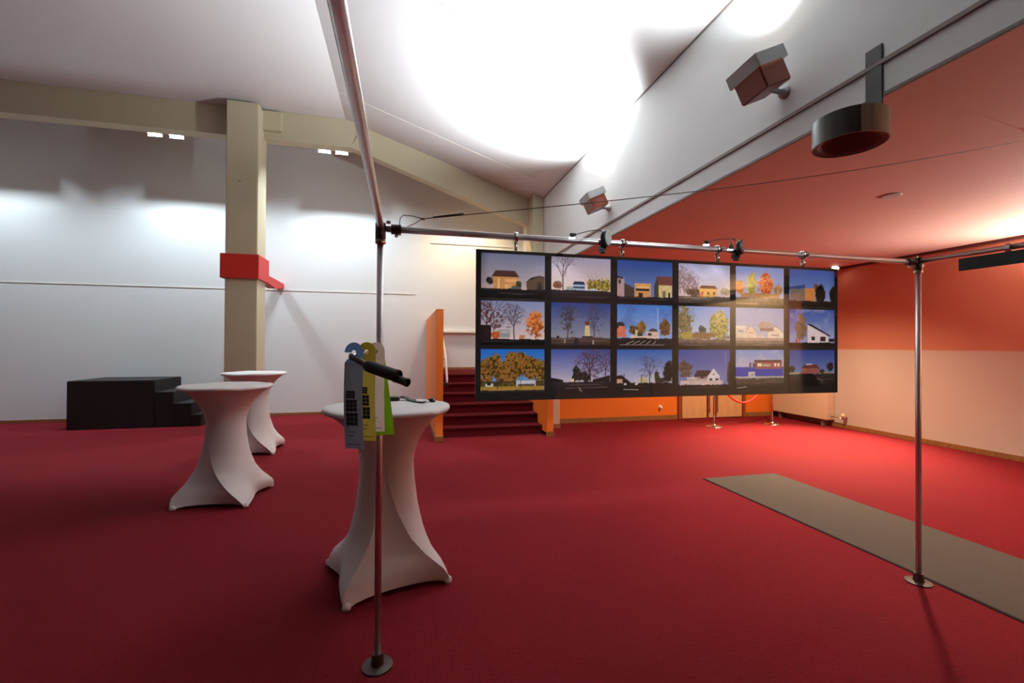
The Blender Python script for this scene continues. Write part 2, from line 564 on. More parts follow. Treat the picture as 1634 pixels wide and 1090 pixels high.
bl = thing('stair_side_wall', (.545, 8.6, 0), 'long orange side wall on the left of the red stairs', 'side wall')
obj('wall_body', box(.49, .60, 7.05, YB - .02, .06, 2.05, .003), M_ORANGE, bl)
sk = box(.478, .612, 7.038, 7.062, 0, .085, .003)
box(.478, .492, 7.062, YB - .02, 0, .085, .002, sk)
obj('skirting', sk, M_BASE, bl)
b2 = thing('stair_side_wall', (2.345, 7.8, 0), 'orange side wall on the right of the red stairs, beside the cream wall end', 'side wall')
obj('wall_body', box(2.29, 2.398, 7.05, 8.65, .06, 2.05, .003), M_ORANGE, b2)
sk = box(2.278, 2.41, 7.038, 7.062, 0, .085, .003)
box(2.396, 2.41, 7.062, YO - .002, 0, .085, .002, sk)
obj('skirting', sk, M_BASE, b2)

hr = thing('handrail', (.66, 7.5, .9), 'pale handrail fixed inside the left orange stair wall', 'handrail')
obj('rail', tube([(.665, 8.75, 2.03), (.665, 7.42, 1.30), (.665, 7.12, .95), (.66, 7.10, .90)], .019, 12), M_TRIMW, hr, smooth=True)
obj('end_cap', lathe([(0, 0), (.024, 0), (.026, .01), (.026, .05), (.02, .06), (0, .06)], 16, (.66, 7.10, .845)), M_BLACK, hr, smooth=True)
for (yy, zz) in ((7.45, 1.30), (8.4, 1.82)):
    obj('wall_bracket', tube([(.600, yy, zz - .05), (.64, yy, zz - .05), (.662, yy, zz - .012)], .007, 8), M_STEEL, hr, smooth=True)

ls = thing('stage_steps', (-4.5, 9.75, 0), 'black stage steps against the white wall behind the tables', 'steps')
for k, (xa, xb) in enumerate(((-3.72, -3.57), (-4.0, -3.722), (-4.3, -4.002), (-5.6, -4.302))):
    obj('step', box(xa, xb, 9.28, YB - .03, 0, .21 * (k + 1), .012), M_BLACKSTEP, ls)

# ================================================================== bistro tables in stretch covers
ZP = [0, .02, .06, .10, .14, .18, .24, .30, .38, .46, .54, .62, .70, .78, .85, .91, .96, 1.00, 1.03, 1.055, 1.07]
RC = [.452, .455, .450, .432, .402, .368, .318, .282, .245, .215, .192, .176, .168, .174, .193, .222, .256, .291, .325, .360, .390]


ZE = [.0, .03, .06, .10, .15, .20, .30, .45, .60, .74]        # edge of the flat triangular face: height,
WE = [.318, .316, .310, .292, .246, .196, .122, .060, .022, 0]  # half width and
DE = [.318, .318, .315, .308, .286, .260, .224, .192, .174, .168]  # distance from the axis


def skirt_bm(twist):
    """stretch cover: a flat triangle at the front and back, smooth saddles pulled down to the feet at both sides"""
    bm = bmesh.new()
    NF, NS = 10, 34
    zz = np.concatenate([np.linspace(0, .2, 11), np.linspace(.225, 1.07, 36)])
    rings, creases = [], []
    for z in zz:
        rc = float(np.interp(z, ZP, RC))
        if z < .74:
            wv, dv = float(np.interp(z, ZE, WE)), float(np.interp(z, ZE, DE))
            dm = float(np.interp(z, [0, .06, .12, .20, .30, .45, .60, .74], [.285, .290, .284, .264, .232, .198, .178, .168]))
        else:
            wv, dv, dm = 0.0, rc, rc
        re = math.hypot(dv, wv)
        ring, cr = [], []
        a0 = math.atan2(wv, dv)
        tm = math.pi / 2 - a0
        for h in range(2):
            base = h * math.pi - math.pi / 2 - math.radians(twist) * min(z, .8) ** .85
            cr += [len(ring), len(ring) + NF]
            pts = []
            for i in range(NF):                      # flat triangle
                y = -wv + 2 * wv * i / NF
                pull = .045 * (1 - (y / wv) ** 2) * min(1, wv / .318) if wv > 1e-4 else 0
                hem = .03 * (1 - abs(y / wv) ** 6) * max(0, 1 - z / .22) if wv > 1e-4 else 0
                pts.append((dv - pull, y, z + hem))
            for i in range(NS):                      # saddle to the next triangle
                th = -tm + 2 * tm * i / NS
                k = max(0.0, math.cos(math.pi / 2 * th / tm)) ** (1.0 if z < .2 else 1.4)
                r = re * (1 - k) + dm * k
                hem = .045 * (1 - abs(th / tm) ** 4) * max(0, 1 - z / .22) if z < .22 else 0
                aa = math.pi / 2 + th
                pts.append((r * math.cos(aa), r * math.sin(aa), z + hem))
            for x, y, hh in pts:
                ring.append(bm.verts.new((x * math.cos(base) - y * math.sin(base), x * math.sin(base) + y * math.cos(base), hh)))
        rings.append(ring)
        creases.append(cr)
    N = len(rings[0])
    for i in range(len(rings) - 1):
        for j in range(N):
            bm.faces.new((rings[i][j], rings[i][(j + 1) % N], rings[i + 1][(j + 1) % N], rings[i + 1][j]))
        if zz[i + 1] < .74:
            for j in creases[i]:
                e = bm.edges.get((rings[i][j], rings[i + 1][j]))
                if e:
                    e.smooth = False
    bmesh.ops.remove_doubles(bm, verts=bm.verts[:], dist=1e-4)
    return bm


def cap_bm(seed):
    rnd = random.Random(seed)
    bm = lathe([(0, 1.1), (.10, 1.1), (.20, 1.1), (.30, 1.1), (.37, 1.0995), (.392, 1.097), (.402, 1.090), (.405, 1.080), (.402, 1.070), (.392, 1.064), (.386, 1.067)], 96)
    ph = [rnd.uniform(0, 6.28) for _ in range(4)]
    for v in bm.verts:
        r = math.hypot(v.co.x, v.co.y)
        a = math.atan2(v.co.y, v.co.x)
        if r > .25:
            k = (r - .25) / .15
            v.co.z += k * (.0025 * math.sin(4 * a + ph[0]) + .002 * math.sin(7 * a + ph[1]))
            s = 1 + k * .006 * math.sin(5 * a + ph[2])
            v.co.x *= s
            v.co.y *= s
    return bm


def bistro(loc, rz, label, seed, twist):
    t = thing('bistro_table', loc, label, 'table', rz, 'standing tables in white stretch covers')
    obj('stretch_skirt', skirt_bm(twist), M_CLOTH, t, local=True, smooth=True)
    obj('top_cap', cap_bm(seed), M_CLOTH, t, local=True, smooth=True)
    for k in range(4):
        a = math.pi / 4 + k * math.pi / 2
        obj('foot_pocket', lathe([(.0, .002), (.022, .002), (.026, .012), (.022, .03), (.008, .042), (0, .043)], 14,
                                 (.432 * math.cos(a), .432 * math.sin(a), 0)), M_CLOTH, t, local=True, smooth=True)
    return t


bistro((-1.675, 4.93, 0), math.radians(-5), 'white-covered standing table at the far left, in front of another one', 1, 66)
bistro((-2.03, 7.0, 0), math.radians(2), 'white-covered standing table right in front of the tall pillar, farthest away', 2, 60)
bistro((-.10, 3.08, 0), math.radians(17), 'nearest white-covered standing table, behind the upright pole, a strap on top', 3, 26)

# ================================================================== pipe frame
PR = .0155
PX, PYY, PZ = -.109, 2.2, 2.043
RX = 3.2
fr = thing('pipe_frame', (PX, PYY, 0), 'metal pipe frame of upright and level tubes that carries the photo panel', 'frame')
obj('upright', tube([(PX, PYY, .006), (PX, PYY, PZ)], PR, 20), M_PIPE, fr, smooth=True)
obj('base_plate', lathe([(0, 0), (.07, 0), (.07, .008), (.03, .012), (.024, .06), (0, .06)], 24, (PX, PYY, .0)), M_CLAMP, fr)
obj('top_rail', tube([(PX + .03, PYY, PZ), (RX, PYY, PZ)], PR, 20), M_PIPE, fr, smooth=True)
obj('side_rail', tube([(PX, PYY - .005, PZ + .012), (PX, -1.0, PZ + .012)], PR, 20), M_PIPE, fr, smooth=True)
obj('upright', tube([(RX, PYY, .006), (RX, PYY, PZ)], PR, 20), M_PIPE, fr, smooth=True)
obj('base_plate', lathe([(0, 0), (.07, 0), (.07, .008), (.03, .012), (.024, .06), (0, .06)], 24, (RX, PYY, .0)), M_CLAMP, fr)
obj('side_rail', tube([(RX, PYY, PZ + .002), (RX, -1.0, PZ + .002)], PR, 20), M_PIPE, fr, smooth=True)
for xx in (PX, RX):
    obj('upright', tube([(xx, -1.0, .006), (xx, -1.0, PZ + .02)], PR, 20), M_PIPE, fr, smooth=True)
    obj('base_plate', lathe([(0, 0), (.07, 0), (.07, .008), (.03, .012), (.024, .06), (0, .06)], 24, (xx, -1.0, .0)), M_CLAMP, fr)
obj('rear_rail', tube([(PX, -1.0, PZ + .005), (RX, -1.0, PZ + .005)], PR, 20), M_PIPE, fr, smooth=True)


def corner(x, y, sgn):
    cl = obj('corner_clamp', lathe([(.0175, -.052), (.024, -.052), (.024, .024), (.021, .028), (0, .028)], 24, (x, y, PZ)), M_CLAMP, fr, smooth=False)
    obj('collar_ring', lathe([(.0165, 0), (.0235, 0), (.0245, .004), (.0245, .014), (.0235, .018), (.0165, .018)], 24, (x, y, PZ - .071)), M_BOLT, cl, smooth=True)
    lug = box(min(x + sgn * .02, x + sgn * .05), max(x + sgn * .02, x + sgn * .05), y - .010, y + .010, PZ - .012, PZ + .012, .003)
    obj('lug', lug, M_CLAMP, cl)
    sl = lathe([(.0165, 0), (.023, 0), (.0235, .004), (.0235, .042), (.023, .046), (.0165, .046)], 20, (x + (.048 if sgn > 0 else -.094), y, PZ), 'X')
    obj('sleeve', sl, M_CLAMP, cl)
    obj('set_screw', lathe([(0, 0), (.008, 0), (.008, .012), (.004, .013), (0, .010)], 12, (x + sgn * .072, y, PZ - .036)), M_BOLT, cl)
    obj('bolt_head', lathe([(0, 0), (.011, 0), (.011, .012), (0, .015)], 6, (x + sgn * .036, y - .012, PZ + .022)), M_BOLT, cl)
    obj('bolt_head', lathe([(0, -.016), (.009, -.014), (.009, 0), (0, 0)], 12, (x + sgn * .012, y - .022, PZ - .03), 'Y'), M_BOLT, cl)


corner(PX, PYY, 1)
corner(RX, PYY, -1)

# ------------------------------------------------------------------ guy wire
wr = thing('guy_wire', (PX + .07, PYY, PZ), 'thin steel guy wire running from the frame corner up to the salmon ceiling', 'wire')
wend = Vector((4.22, PYY, ZA - .042))
w0 = Vector((PX + .09, PYY - .01, PZ + .02))
kn = Vector((.085, PYY, 2.103))
d = (wend - kn).normalized()
pts = [kn + (wend - kn) * t - Vector((0, 0, .05 * math.sin(math.pi * t))) for t in [i / 24 for i in range(25)]]
obj('cable', tube(pts, .0022, 6), M_WIRE, wr, smooth=True)
obj('loop', tube([kn, kn + Vector((-.045, -.012, .006)), kn + Vector((-.09, -.022, .004)), kn + Vector((-.105, -.026, -.012)), (PX + .085, PYY - .028, PZ - .005), (PX + .08, PYY - .01, PZ - .028), (PX + .09, PYY + .02, PZ - .022),
                  (PX + .10, PYY + .02, PZ + .01), kn + Vector((-.035, .008, -.022)), kn], .0019, 6), M_WIRE, wr, smooth=True)
obj('ferrule', lathe([(0, -.012), (.006, -.011), (.007, 0), (.006, .011), (0, .012)], 10, kn, 'X'), M_BOLT, wr)
obj('sleeve', tube([pts[0] + d * .05, pts[0] + d * .20], .0042, 8), M_WIRE, wr, smooth=True)
eb = tube([wend + Vector((.016 * math.cos(a), 0, .016 * math.sin(a))) for a in [i * math.pi / 8 for i in range(16)]], .003, 8, closed=True)
obj('eye_bolt', tube([wend + Vector((0, 0, .016)), (wend.x, wend.y, ZA - .012)], .004, 8, eb), M_BOLT, wr, smooth=True)

# ================================================================== photo panel
PXL, PXR, PZ0, PZ1 = .343, 2.556, 1.222, 1.972
PFY = PYY - .004          # front face
pan = thing('photo_panel', ((PXL + PXR) / 2, PYY, PZ0), 'long black glossy exhibition panel with eighteen landscape photographs hanging from the pipe', 'panel')
obj('backing_board', box(PXL, PXR, PFY, PFY + .008, PZ0, PZ1, .0015), M_PANEL, pan)

GW, GH = 118, 78
YYg, XXg = np.mgrid[0:GH, 0:GW]
Ux = XXg / (GW - 1)
Vy = YYg / (GH - 1)


def vnoise(seed, sc, oct=4):
    rs = np.random.RandomState(seed)
    out = np.zeros((GH, GW))
    amp = 1.0
    tot = 0
    for _ in range(oct):
        nx, ny = int(sc * 1.5) + 2, int(sc) + 2
        g = rs.rand(ny + 1, nx + 1)
        fx = Ux * (nx - 1)
        fy = Vy * (ny - 1)
        ix = fx.astype(int)
        iy = fy.astype(int)
        tx = fx - ix
        ty = fy - iy
        tx = tx * tx * (3 - 2 * tx)
        ty = ty * ty * (3 - 2 * ty)
        out += amp * ((g[iy, ix] * (1 - tx) + g[iy, ix + 1] * tx) * (1 - ty) + (g[iy + 1, ix] * (1 - tx) + g[iy + 1, ix + 1] * tx) * ty)
        tot += amp
        amp *= .55
        sc *= 2
    return out / tot


class Pic:
    def __init__(s, seed, top, bot, hz=.8, cloud=0.0, ccol=(215, 205, 210)):
        s.seed = seed
        s.rs = random.Random(seed)
        t = np.clip(Vy / hz, 0, 1)[..., None]
        s.a = np.array(top, float) * (1 - t) + np.array(bot, float) * t
        if cloud:
            n = np.clip((vnoise(seed, 3) - .5) * 5 + .1, 0, 1)[..., None] * cloud
            s.a = s.a * (1 - n) + np.array(ccol, float) * n

    def mix(s, mk, c):
        mk = np.clip(mk, 0, 1)[..., None]
        s.a = s.a * (1 - mk) + np.array(c, float) * mk

    def poly(s, pts, c, var=.06):
        inside = np.zeros((GH, GW), bool)
        n = len(pts)
        for i in range(n):
            x0, y0 = pts[i]
            x1, y1 = pts[(i + 1) % n]
            if y0 == y1:
                continue
            cond = ((y0 > Vy) != (y1 > Vy)) & (Ux < (x1 - x0) * (Vy - y0) / (y1 - y0) + x0)
            inside ^= cond
        cc = np.array(c, float) * (1 + var * 2 * (vnoise(s.seed + len(pts) + int(pts[0][0] * 97), 16, 2)[..., None] - .5))
        s.a = np.where(inside[..., None], cc, s.a)

    def rect(s, x0, y0, x1, y1, c, var=.06):
        s.poly([(x0, y0), (x1, y0), (x1, y1), (x0, y1)], c, var)

    def ground(s, y, c, lines=2, lc=None, rough=.01):
        n = vnoise(s.seed + 5, 10, 3)
        g = np.array(c, float)
        mk = (Vy > y + rough * (n - .5) * 4).astype(float)
        fade = np.clip(1 - .35 * (Vy - y) / (1 - y + 1e-3), .5, 1)[..., None]
        cc = g * fade * (1 + .25 * (n[..., None] - .5))
        s.a = s.a * (1 - mk[..., None]) + cc * mk[..., None]
        for i in range(lines):
            yy = y + (1 - y) * s.rs.uniform(.2, .85)
            x0 = s.rs.uniform(-.1, .6)
            s.line(x0, yy, x0 + s.rs.uniform(.3, .6), yy + s.rs.uniform(-.015, .015), .006, lc or tuple(v * 1.6 + 12 for v in c), .6)

    def line(s, x0, y0, x1, y1, w, c, op=1.0):
        ax, ay = x0 * 1.5, y0
        bx, by = x1 * 1.5, y1
        dx, dy = bx - ax, by - ay
        L = dx * dx + dy * dy + 1e-9
        t = np.clip(((Ux * 1.5 - ax) * dx + (Vy - ay) * dy) / L, 0, 1)
        dd = np.hypot(Ux * 1.5 - ax - t * dx, Vy - ay - t * dy)
        s.mix(np.clip((w - dd) / .008 + .5, 0, 1) * op, c)

    def blob(s, x, y, rx, ry, cols, edge=.35, dens=1.0):
        """leafy crown: ellipse with ragged noise edge and mottled colours"""
        k = int(x * 1000 + y * 77 + rx * 333)
        n = .62 * vnoise(s.seed * 7 + k, 9) + .38 * vnoise(s.seed * 5 + k, 26, 2)
        d = np.hypot((Ux - x) / rx, (Vy - y) / ry)
        mk = np.clip((1 - d + (n - .5) * edge * 3) * 6, 0, 1) * dens
        if dens < 1:
            mk *= (vnoise(s.seed + k + 3, 26, 2) > .45)
        n2 = np.clip((vnoise(s.seed * 3 + k, 22, 3) - .5) * 4 + .5 + .25 * (y - Vy) / ry, 0, .999) * (len(cols) - 1)
        i = n2.astype(int)
        f = (n2 - i)[..., None]
        C = np.array(cols, float)
        C = np.vstack([C, C[-1:]])
        s.a = s.a * (1 - mk[..., None]) + (C[i] * (1 - f) + C[i + 1] * f) * mk[..., None]

    def tree(s, x, y0, h, c, w=.012, spread=.55, depth=5):
        """bare branching tree"""
        def rec(px, py, ang, L, wd, n):
            qx = px + math.sin(ang) * L / 1.5
            qy = py - math.cos(ang) * L
            s.line(px, py, qx, qy, wd, c, .9 if n > 1 else .55)
            if n > 0:
                for sg in (-1, 1) if n < 4 else (-1, 0.1, 1):
                    rec(qx, qy, ang + sg * spread * s.rs.uniform(.6, 1.2), L * s.rs.uniform(.62, .8), max(wd * .62, .0022), n - 1)
        rec(x, y0, s.rs.uniform(-.06, .06), h * .36, w, depth - 1)

    def house(s, x0, x1, ye, yr, yb, wall, roof, win=0, over=.02, wc=(60, 55, 60)):
        s.rect(x0, ye, x1, yb, wall)
        i = (x1 - x0) * .12
        s.poly([(x0 - over, ye), (x0 + i, yr), (x1 - i, yr), (x1 + over, ye)], roof)
        for k in range(win):
            xx = x0 + (x1 - x0) * (k + .5) / win
            s.rect(xx - .02, ye + (yb - ye) * .3, xx + .02, ye + (yb - ye) * .65, wc)

    def gable(s, x0, x1, ye, yr, yb, wall, roof=None):
        xm = (x0 + x1) / 2
        if roof:
            s.poly([(x0 - .02, ye + .01), (xm, yr - .035), (x1 + .02, ye + .01)], roof)
        s.poly([(x0, yb), (x0, ye), (xm, yr), (x1, ye), (x1, yb)], wall)


DK = (40, 35, 34)


def paint():
    P = {}
    p = Pic(11, (118, 122, 150), (190, 166, 164), .75)                                  # row 1
    p.blob(.13, .62, .06, .10, [(40, 36, 36), (60, 50, 44)])
    p.house(.18, .57, .52, .38, .84, (206, 142, 84), (82, 52, 46), 0)
    p.rect(.25, .56, .29, .80, (236, 190, 130)); p.rect(.36, .58, .55, .64, (230, 170, 110)); p.rect(.36, .70, .46, .80, (226, 170, 108))
    p.blob(.58, .70, .05, .09, [(50, 56, 36), (70, 74, 44)])
    p.poly([(.70, .62), (.78, .53), (.90, .49), (1.0, .50), (1, .9), (.72, .9)], (96, 74, 60)); p.poly([(.70, .62), (.78, .52), (.90, .475), (1.0, .485), (1, .51), (.9, .505)], (66, 50, 46))
    p.blob(.92, .72, .05, .12, [(56, 46, 40), (80, 64, 50)])
    p.poly([(.42, .84), (.50, .72), (.60, .74), (.66, .84)], (92, 88, 92))
    p.ground(.80, DK, 3); P[0, 0] = p
    p = Pic(12, (170, 160, 182), (226, 198, 184), .75)
    p.blob(.10, .66, .08, .10, [(110, 70, 60), (140, 96, 76)])
    for q in range(5):
        p.blob(.64 + q * .075, .62 + .02 * (q % 2), .06, .16, [(92, 84, 40), (150, 128, 56), (184, 158, 76)], .5)
    p.tree(.19, .82, .95, (64, 50, 52), .014, .5, 6); p.tree(.19, .6, .6, (84, 66, 66), .006, .6, 5); p.tree(.24, .45, .5, (96, 74, 74), .004, .7, 5); p.tree(.72, .7, .4, (120, 90, 70), .006, .5, 4)
    p.house(.36, .56, .64, .56, .78, (164, 184, 204), (48, 54, 78), 5, .01, (70, 80, 100))
    p.rect(.25, .70, .36, .78, (150, 156, 150)); p.poly([(.6, .76), (.72, .72), (.78, .78), (.6, .8)], (190, 206, 214))
    p.ground(.775, (54, 44, 48), 2); P[1, 0] = p
    p = Pic(13, (48, 76, 146), (112, 128, 172), .8)
    p.rect(0, .42, .12, .92, (184, 150, 150)); p.poly([(0, .38), (.10, .42), (.12, .46), (0, .45)], (70, 56, 56)); p.rect(.02, .48, .06, .58, (70, 60, 62))
    p.poly([(.12, .56), (.30, .66), (.30, .92), (.12, .92)], (74, 64, 56))
    p.rect(.31, .57, .60, .9, (206, 146, 92)); p.rect(.31, .55, .60, .60, (222, 160, 96)); p.rect(.33, .68, .58, .73, (52, 38, 34)); p.rect(.38, .78, .46, .9, (70, 48, 38)); p.rect(.35, .62, .58, .67, (236, 184, 120))
    p.poly([(.66, .62), (.72, .35), (1, .36), (1, .62)], (112, 66, 58)); p.rect(.74, .58, 1, .92, (206, 180, 124)); p.poly([(.66, .62), (.72, .36), (.75, .60), (.75, .92), (.66, .92)], (72, 62, 58)); p.rect(.82, .72, .88, .88, (120, 104, 74)); p.rect(.93, .76, .96, .88, (40, 34, 30))
    p.ground(.88, (44, 42, 44), 2); P[2, 0] = p
    p = Pic(14, (160, 160, 190), (214, 186, 180), .75)
    for q in range(5):
        p.blob(.03 + q * .075, .38 + q * .06, .07, .40 - q * .05, [(136, 108, 104), (160, 134, 124), (120, 92, 88)], .6, .8)
        p.tree(.03 + q * .08, .8, .8 - q * .08, (112, 84, 80), .006, .4, 5)
    p.blob(.3, .72, .16, .10, [(92, 70, 56), (120, 92, 70)]); p.house(.40, .74, .62, .54, .86, (226, 170, 96), (120, 80, 60), 3, .02, (150, 100, 70)); p.rect(.40, .72, .47, .86, (222, 128, 88)); p.blob(.9, .68, .12, .10, [(160, 140, 112), (186, 164, 130)])
    p.ground(.82, (110, 92, 78), 3); P[3, 0] = p
    p = Pic(15, (130, 150, 206), (196, 186, 206), .7)
    p.blob(.08, .55, .10, .2, [(200, 110, 60), (226, 150, 90)]); p.blob(.32, .46, .11, .28, [(150, 140, 50), (200, 180, 80)]); p.blob(.62, .44, .16, .30, [(196, 70, 36), (226, 110, 56), (240, 140, 80)]); p.blob(.88, .58, .1, .14, [(170, 120, 80), (200, 160, 110)])
    p.rect(.1, .68, .9, .80, (206, 150, 96)); p.ground(.80, (150, 122, 92), 2); P[4, 0] = p
    p = Pic(16, (56, 86, 158), (140, 150, 190), .8)
    p.poly([(.0, .48), (.35, .40), (.35, .5), (.0, .56)], (66, 76, 120)); p.rect(.34, .50, .56, .86, (206, 130, 62)); p.rect(.02, .52, .34, .86, (120, 104, 92)); p.blob(.60, .46, .07, .1, [(150, 80, 50), (90, 60, 40)])
    p.blob(.68, .66, .12, .28, [(16, 16, 16), (28, 26, 22)], .2); p.blob(.98, .66, .10, .26, [(14, 14, 14), (24, 22, 20)], .2)
    p.ground(.84, (26, 24, 22), 1); P[5, 0] = p

    p = Pic(21, (132, 140, 178), (226, 196, 188), .85)                                  # row 2
    p.blob(.08, .24, .12, .24, [(110, 52, 50), (80, 50, 56), (150, 80, 70)], .8, .8); p.blob(.24, .48, .12, .20, [(96, 60, 60), (70, 52, 60)], .8, .8); p.tree(.10, .9, 1.0, (60, 38, 40), .016, .55, 6); p.rect(0, .55, .16, .95, (46, 32, 32))
    p.blob(.48, .32, .17, .26, [(90, 74, 88), (120, 104, 116)], .9, .55); p.tree(.515, .86, .75, (52, 42, 46), .013, .6, 6)
    p.blob(.86, .48, .15, .30, [(170, 80, 34), (206, 112, 52), (226, 140, 80)], .6); p.tree(.86, .92, .5, (90, 48, 30), .010, .5, 4)
    p.blob(.23, .78, .08, .09, [(180, 80, 40), (200, 110, 60)]); p.rect(.29, .66, .45, .84, (150, 146, 150)); p.rect(.30, .68, .44, .73, (190, 180, 176)); p.blob(.64, .82, .06, .06, [(206, 150, 110), (190, 120, 80)])
    p.ground(.87, (34, 30, 30), 2); P[0, 1] = p
    p = Pic(22, (50, 66, 128), (150, 146, 156), .82, .25, (110, 116, 150))
    p.blob(.27, .40, .11, .30, [(60, 64, 66), (92, 66, 58), (70, 76, 60)], .7, .75); p.tree(.27, .85, .75, (60, 46, 42), .012, .5, 6); p.blob(.72, .36, .12, .34, [(64, 66, 96), (84, 78, 96)], .8, .6); p.tree(.72, .85, .8, (64, 54, 56), .010, .5, 6)
    p.poly([(.555, .80), (.57, .52), (.635, .52), (.655, .80)], (216, 192, 140)); p.blob(.60, .48, .045, .06, [(130, 66, 40), (100, 50, 36)], .1); p.rect(.52, .79, .70, .83, (50, 40, 36))
    p.ground(.82, (92, 70, 64), 3, (150, 120, 106)); p.poly([(.40, .83), (.445, .83), (.47, 1), (.36, 1)], (46, 42, 56)); p.rect(.22, .86, .235, .96, (190, 160, 130)); p.rect(.70, .88, .715, .98, (200, 186, 170)); p.rect(.09, .78, .13, .84, (40, 36, 36)); P[1, 1] = p
    p = Pic(23, (76, 122, 196), (150, 170, 214), .7, .35, (70, 90, 150))
    p.blob(.07, .56, .09, .16, [(50, 46, 46), (70, 60, 56)]); p.poly([(.0, .6), (.05, .52), (.14, .54), (.16, .8), (0, .8)], (212, 118, 92)); p.blob(.34, .62, .16, .12, [(60, 62, 40), (120, 84, 46)]); p.blob(.44, .58, .09, .16, [(150, 92, 40), (186, 120, 60), (90, 90, 50)]); p.blob(.86, .56, .10, .22, [(112, 70, 44), (160, 104, 60), (90, 70, 50)]); p.blob(.65, .66, .1, .08, [(70, 60, 50), (96, 76, 60)])
    p.rect(.24, .76, .76, .84, (232, 196, 176)); p.rect(.52, .66, .74, .78, (222, 188, 170)); p.rect(.32, .62, .37, .8, (200, 190, 150)); p.rect(.55, .69, .62, .76, (70, 60, 56)); p.rect(.36, .70, .46, .77, (60, 66, 46))
    p.ground(.82, (56, 48, 46), 1); p.line(.73, .08, .745, .85, .006, (216, 224, 236)); p.line(.63, .2, .63, .7, .003, (170, 160, 170), .7)
    for q in range(5):
        p.line(.16 + q * .12, .97, .30 + q * .10, .89, .008, (168, 152, 142))
    p.line(.05, .985, .85, .985, .006, (150, 136, 130)); P[2, 1] = p
    p = Pic(24, (140, 158, 210), (200, 200, 216), .7)
    p.blob(.10, .42, .18, .5, [(120, 110, 60), (150, 124, 96), (180, 150, 120), (96, 96, 50)], .7); p.tree(.14, .9, .8, (112, 88, 70), .008, .5, 5); p.blob(.78, .48, .20, .40, [(140, 128, 60), (186, 168, 90), (200, 176, 120)], .35); p.blob(.45, .60, .08, .12, [(70, 76, 70), (96, 98, 90)]); p.blob(.46, .74, .30, .10, [(150, 112, 76), (176, 128, 92), (128, 100, 70)]); p.blob(.16, .74, .14, .1, [(176, 150, 60), (190, 160, 90)])
    p.rect(.85, .74, 1, .82, (150, 130, 120)); p.ground(.84, (132, 108, 92), 2, (190, 164, 140)); p.ground(.92, (96, 80, 80), 1); P[3, 1] = p
    p = Pic(25, (166, 170, 204), (206, 194, 206), .7)
    p.blob(.6, .46, .16, .12, [(186, 160, 140), (200, 172, 150)]); p.rect(.0, .50, .22, .80, (240, 214, 186)); p.rect(0, .47, .2, .52, (246, 226, 200)); p.gable(.20, .42, .64, .48, .80, (244, 214, 184), (210, 170, 150)); p.gable(.66, 1.0, .66, .48, .82, (246, 222, 194), (196, 150, 132)); p.rect(.5, .52, .78, .60, (170, 126, 112)); p.gable(.42, .60, .76, .66, .80, (232, 206, 190))
    p.rect(.05, .58, .16, .64, (190, 170, 150)); p.rect(.26, .64, .36, .67, (206, 166, 140)); p.rect(.74, .70, .90, .73, (200, 170, 150)); p.rect(0, .78, 1, .86, (196, 160, 138))
    p.ground(.86, (150, 124, 108), 3, (206, 184, 150)); P[4, 1] = p
    p = Pic(26, (60, 86, 158), (150, 160, 196), .8, .6, (150, 156, 186))
    p.blob(.26, .50, .13, .34, [(126, 110, 96), (160, 104, 60), (110, 100, 80)], .4); p.poly([(.40, .42), (.56, .50), (.86, .72), (.86, .92), (.40, .92)], (226, 206, 204)); p.poly([(.38, .40), (.48, .40), (.90, .70), (.88, .73), (.46, .45)], (44, 34, 40)); p.rect(.48, .74, .56, .84, (60, 50, 56)); p.rect(.68, .74, .80, .86, (60, 50, 56)); p.rect(.13, .8, .18, .9, (190, 80, 60))
    p.ground(.90, (36, 30, 28), 1); p.rect(.88, .78, 1, .88, (50, 30, 30)); P[5, 1] = p

    p = Pic(31, (40, 108, 200), (110, 150, 206), .6)                                    # row 3
    for (x, y, rx, ry) in ((.08, .50, .12, .28), (.20, .36, .13, .30), (.34, .58, .14, .24), (.50, .36, .16, .32), (.64, .34, .15, .30), (.80, .46, .14, .30), (.94, .50, .12, .30), (.42, .60, .16, .2)):
        p.blob(x, y, rx, ry, [(64, 54, 24), (112, 76, 30), (168, 98, 40), (196, 116, 54), (120, 104, 46)], .35)
    p.rect(0, .74, 1, .86, (70, 56, 34)); p.blob(.5, .80, .7, .05, [(70, 60, 36), (110, 90, 50)]); p.rect(.55, .72, .86, .86, (206, 202, 206)); p.rect(.58, .80, .84, .86, (96, 80, 70)); p.rect(.07, .79, .19, .85, (210, 206, 196)); p.rect(.1, .76, .16, .83, (40, 50, 40))
    p.rect(0, .85, 1, .95, (176, 134, 60)); p.tree(.26, .9, .5, (60, 44, 30), .008, .4, 4); p.tree(.62, .9, .4, (70, 54, 30), .008, .4, 4)
    p.ground(.94, (60, 54, 54), 0); P[0, 2] = p
    p = Pic(32, (70, 86, 160), (196, 182, 196), .75)
    p.poly([(0, .66), (.2, .72), (.2, .8), (0, .8)], (36, 30, 34)); p.poly([(.33, .74), (.42, .34), (.50, .74)], (30, 34, 30)); p.blob(.43, .58, .08, .2, [(28, 32, 28), (44, 46, 36)], .5); p.blob(.66, .34, .22, .36, [(92, 60, 84), (120, 76, 92), (80, 56, 70)], .8, .75); p.tree(.66, .85, .8, (66, 44, 50), .020, .55, 6); p.blob(.93, .30, .12, .34, [(84, 64, 90), (100, 76, 100)], .9, .55); p.tree(.92, .8, .8, (56, 44, 50), .009, .5, 6); p.blob(.54, .66, .12, .12, [(40, 34, 36), (60, 46, 46)])
    p.rect(.33, .70, .38, .78, (226, 200, 150)); p.rect(.48, .74, .54, .78, (200, 190, 180)); p.poly([(.7, .72), (1, .62), (1, .82), (.7, .82)], (40, 34, 36))
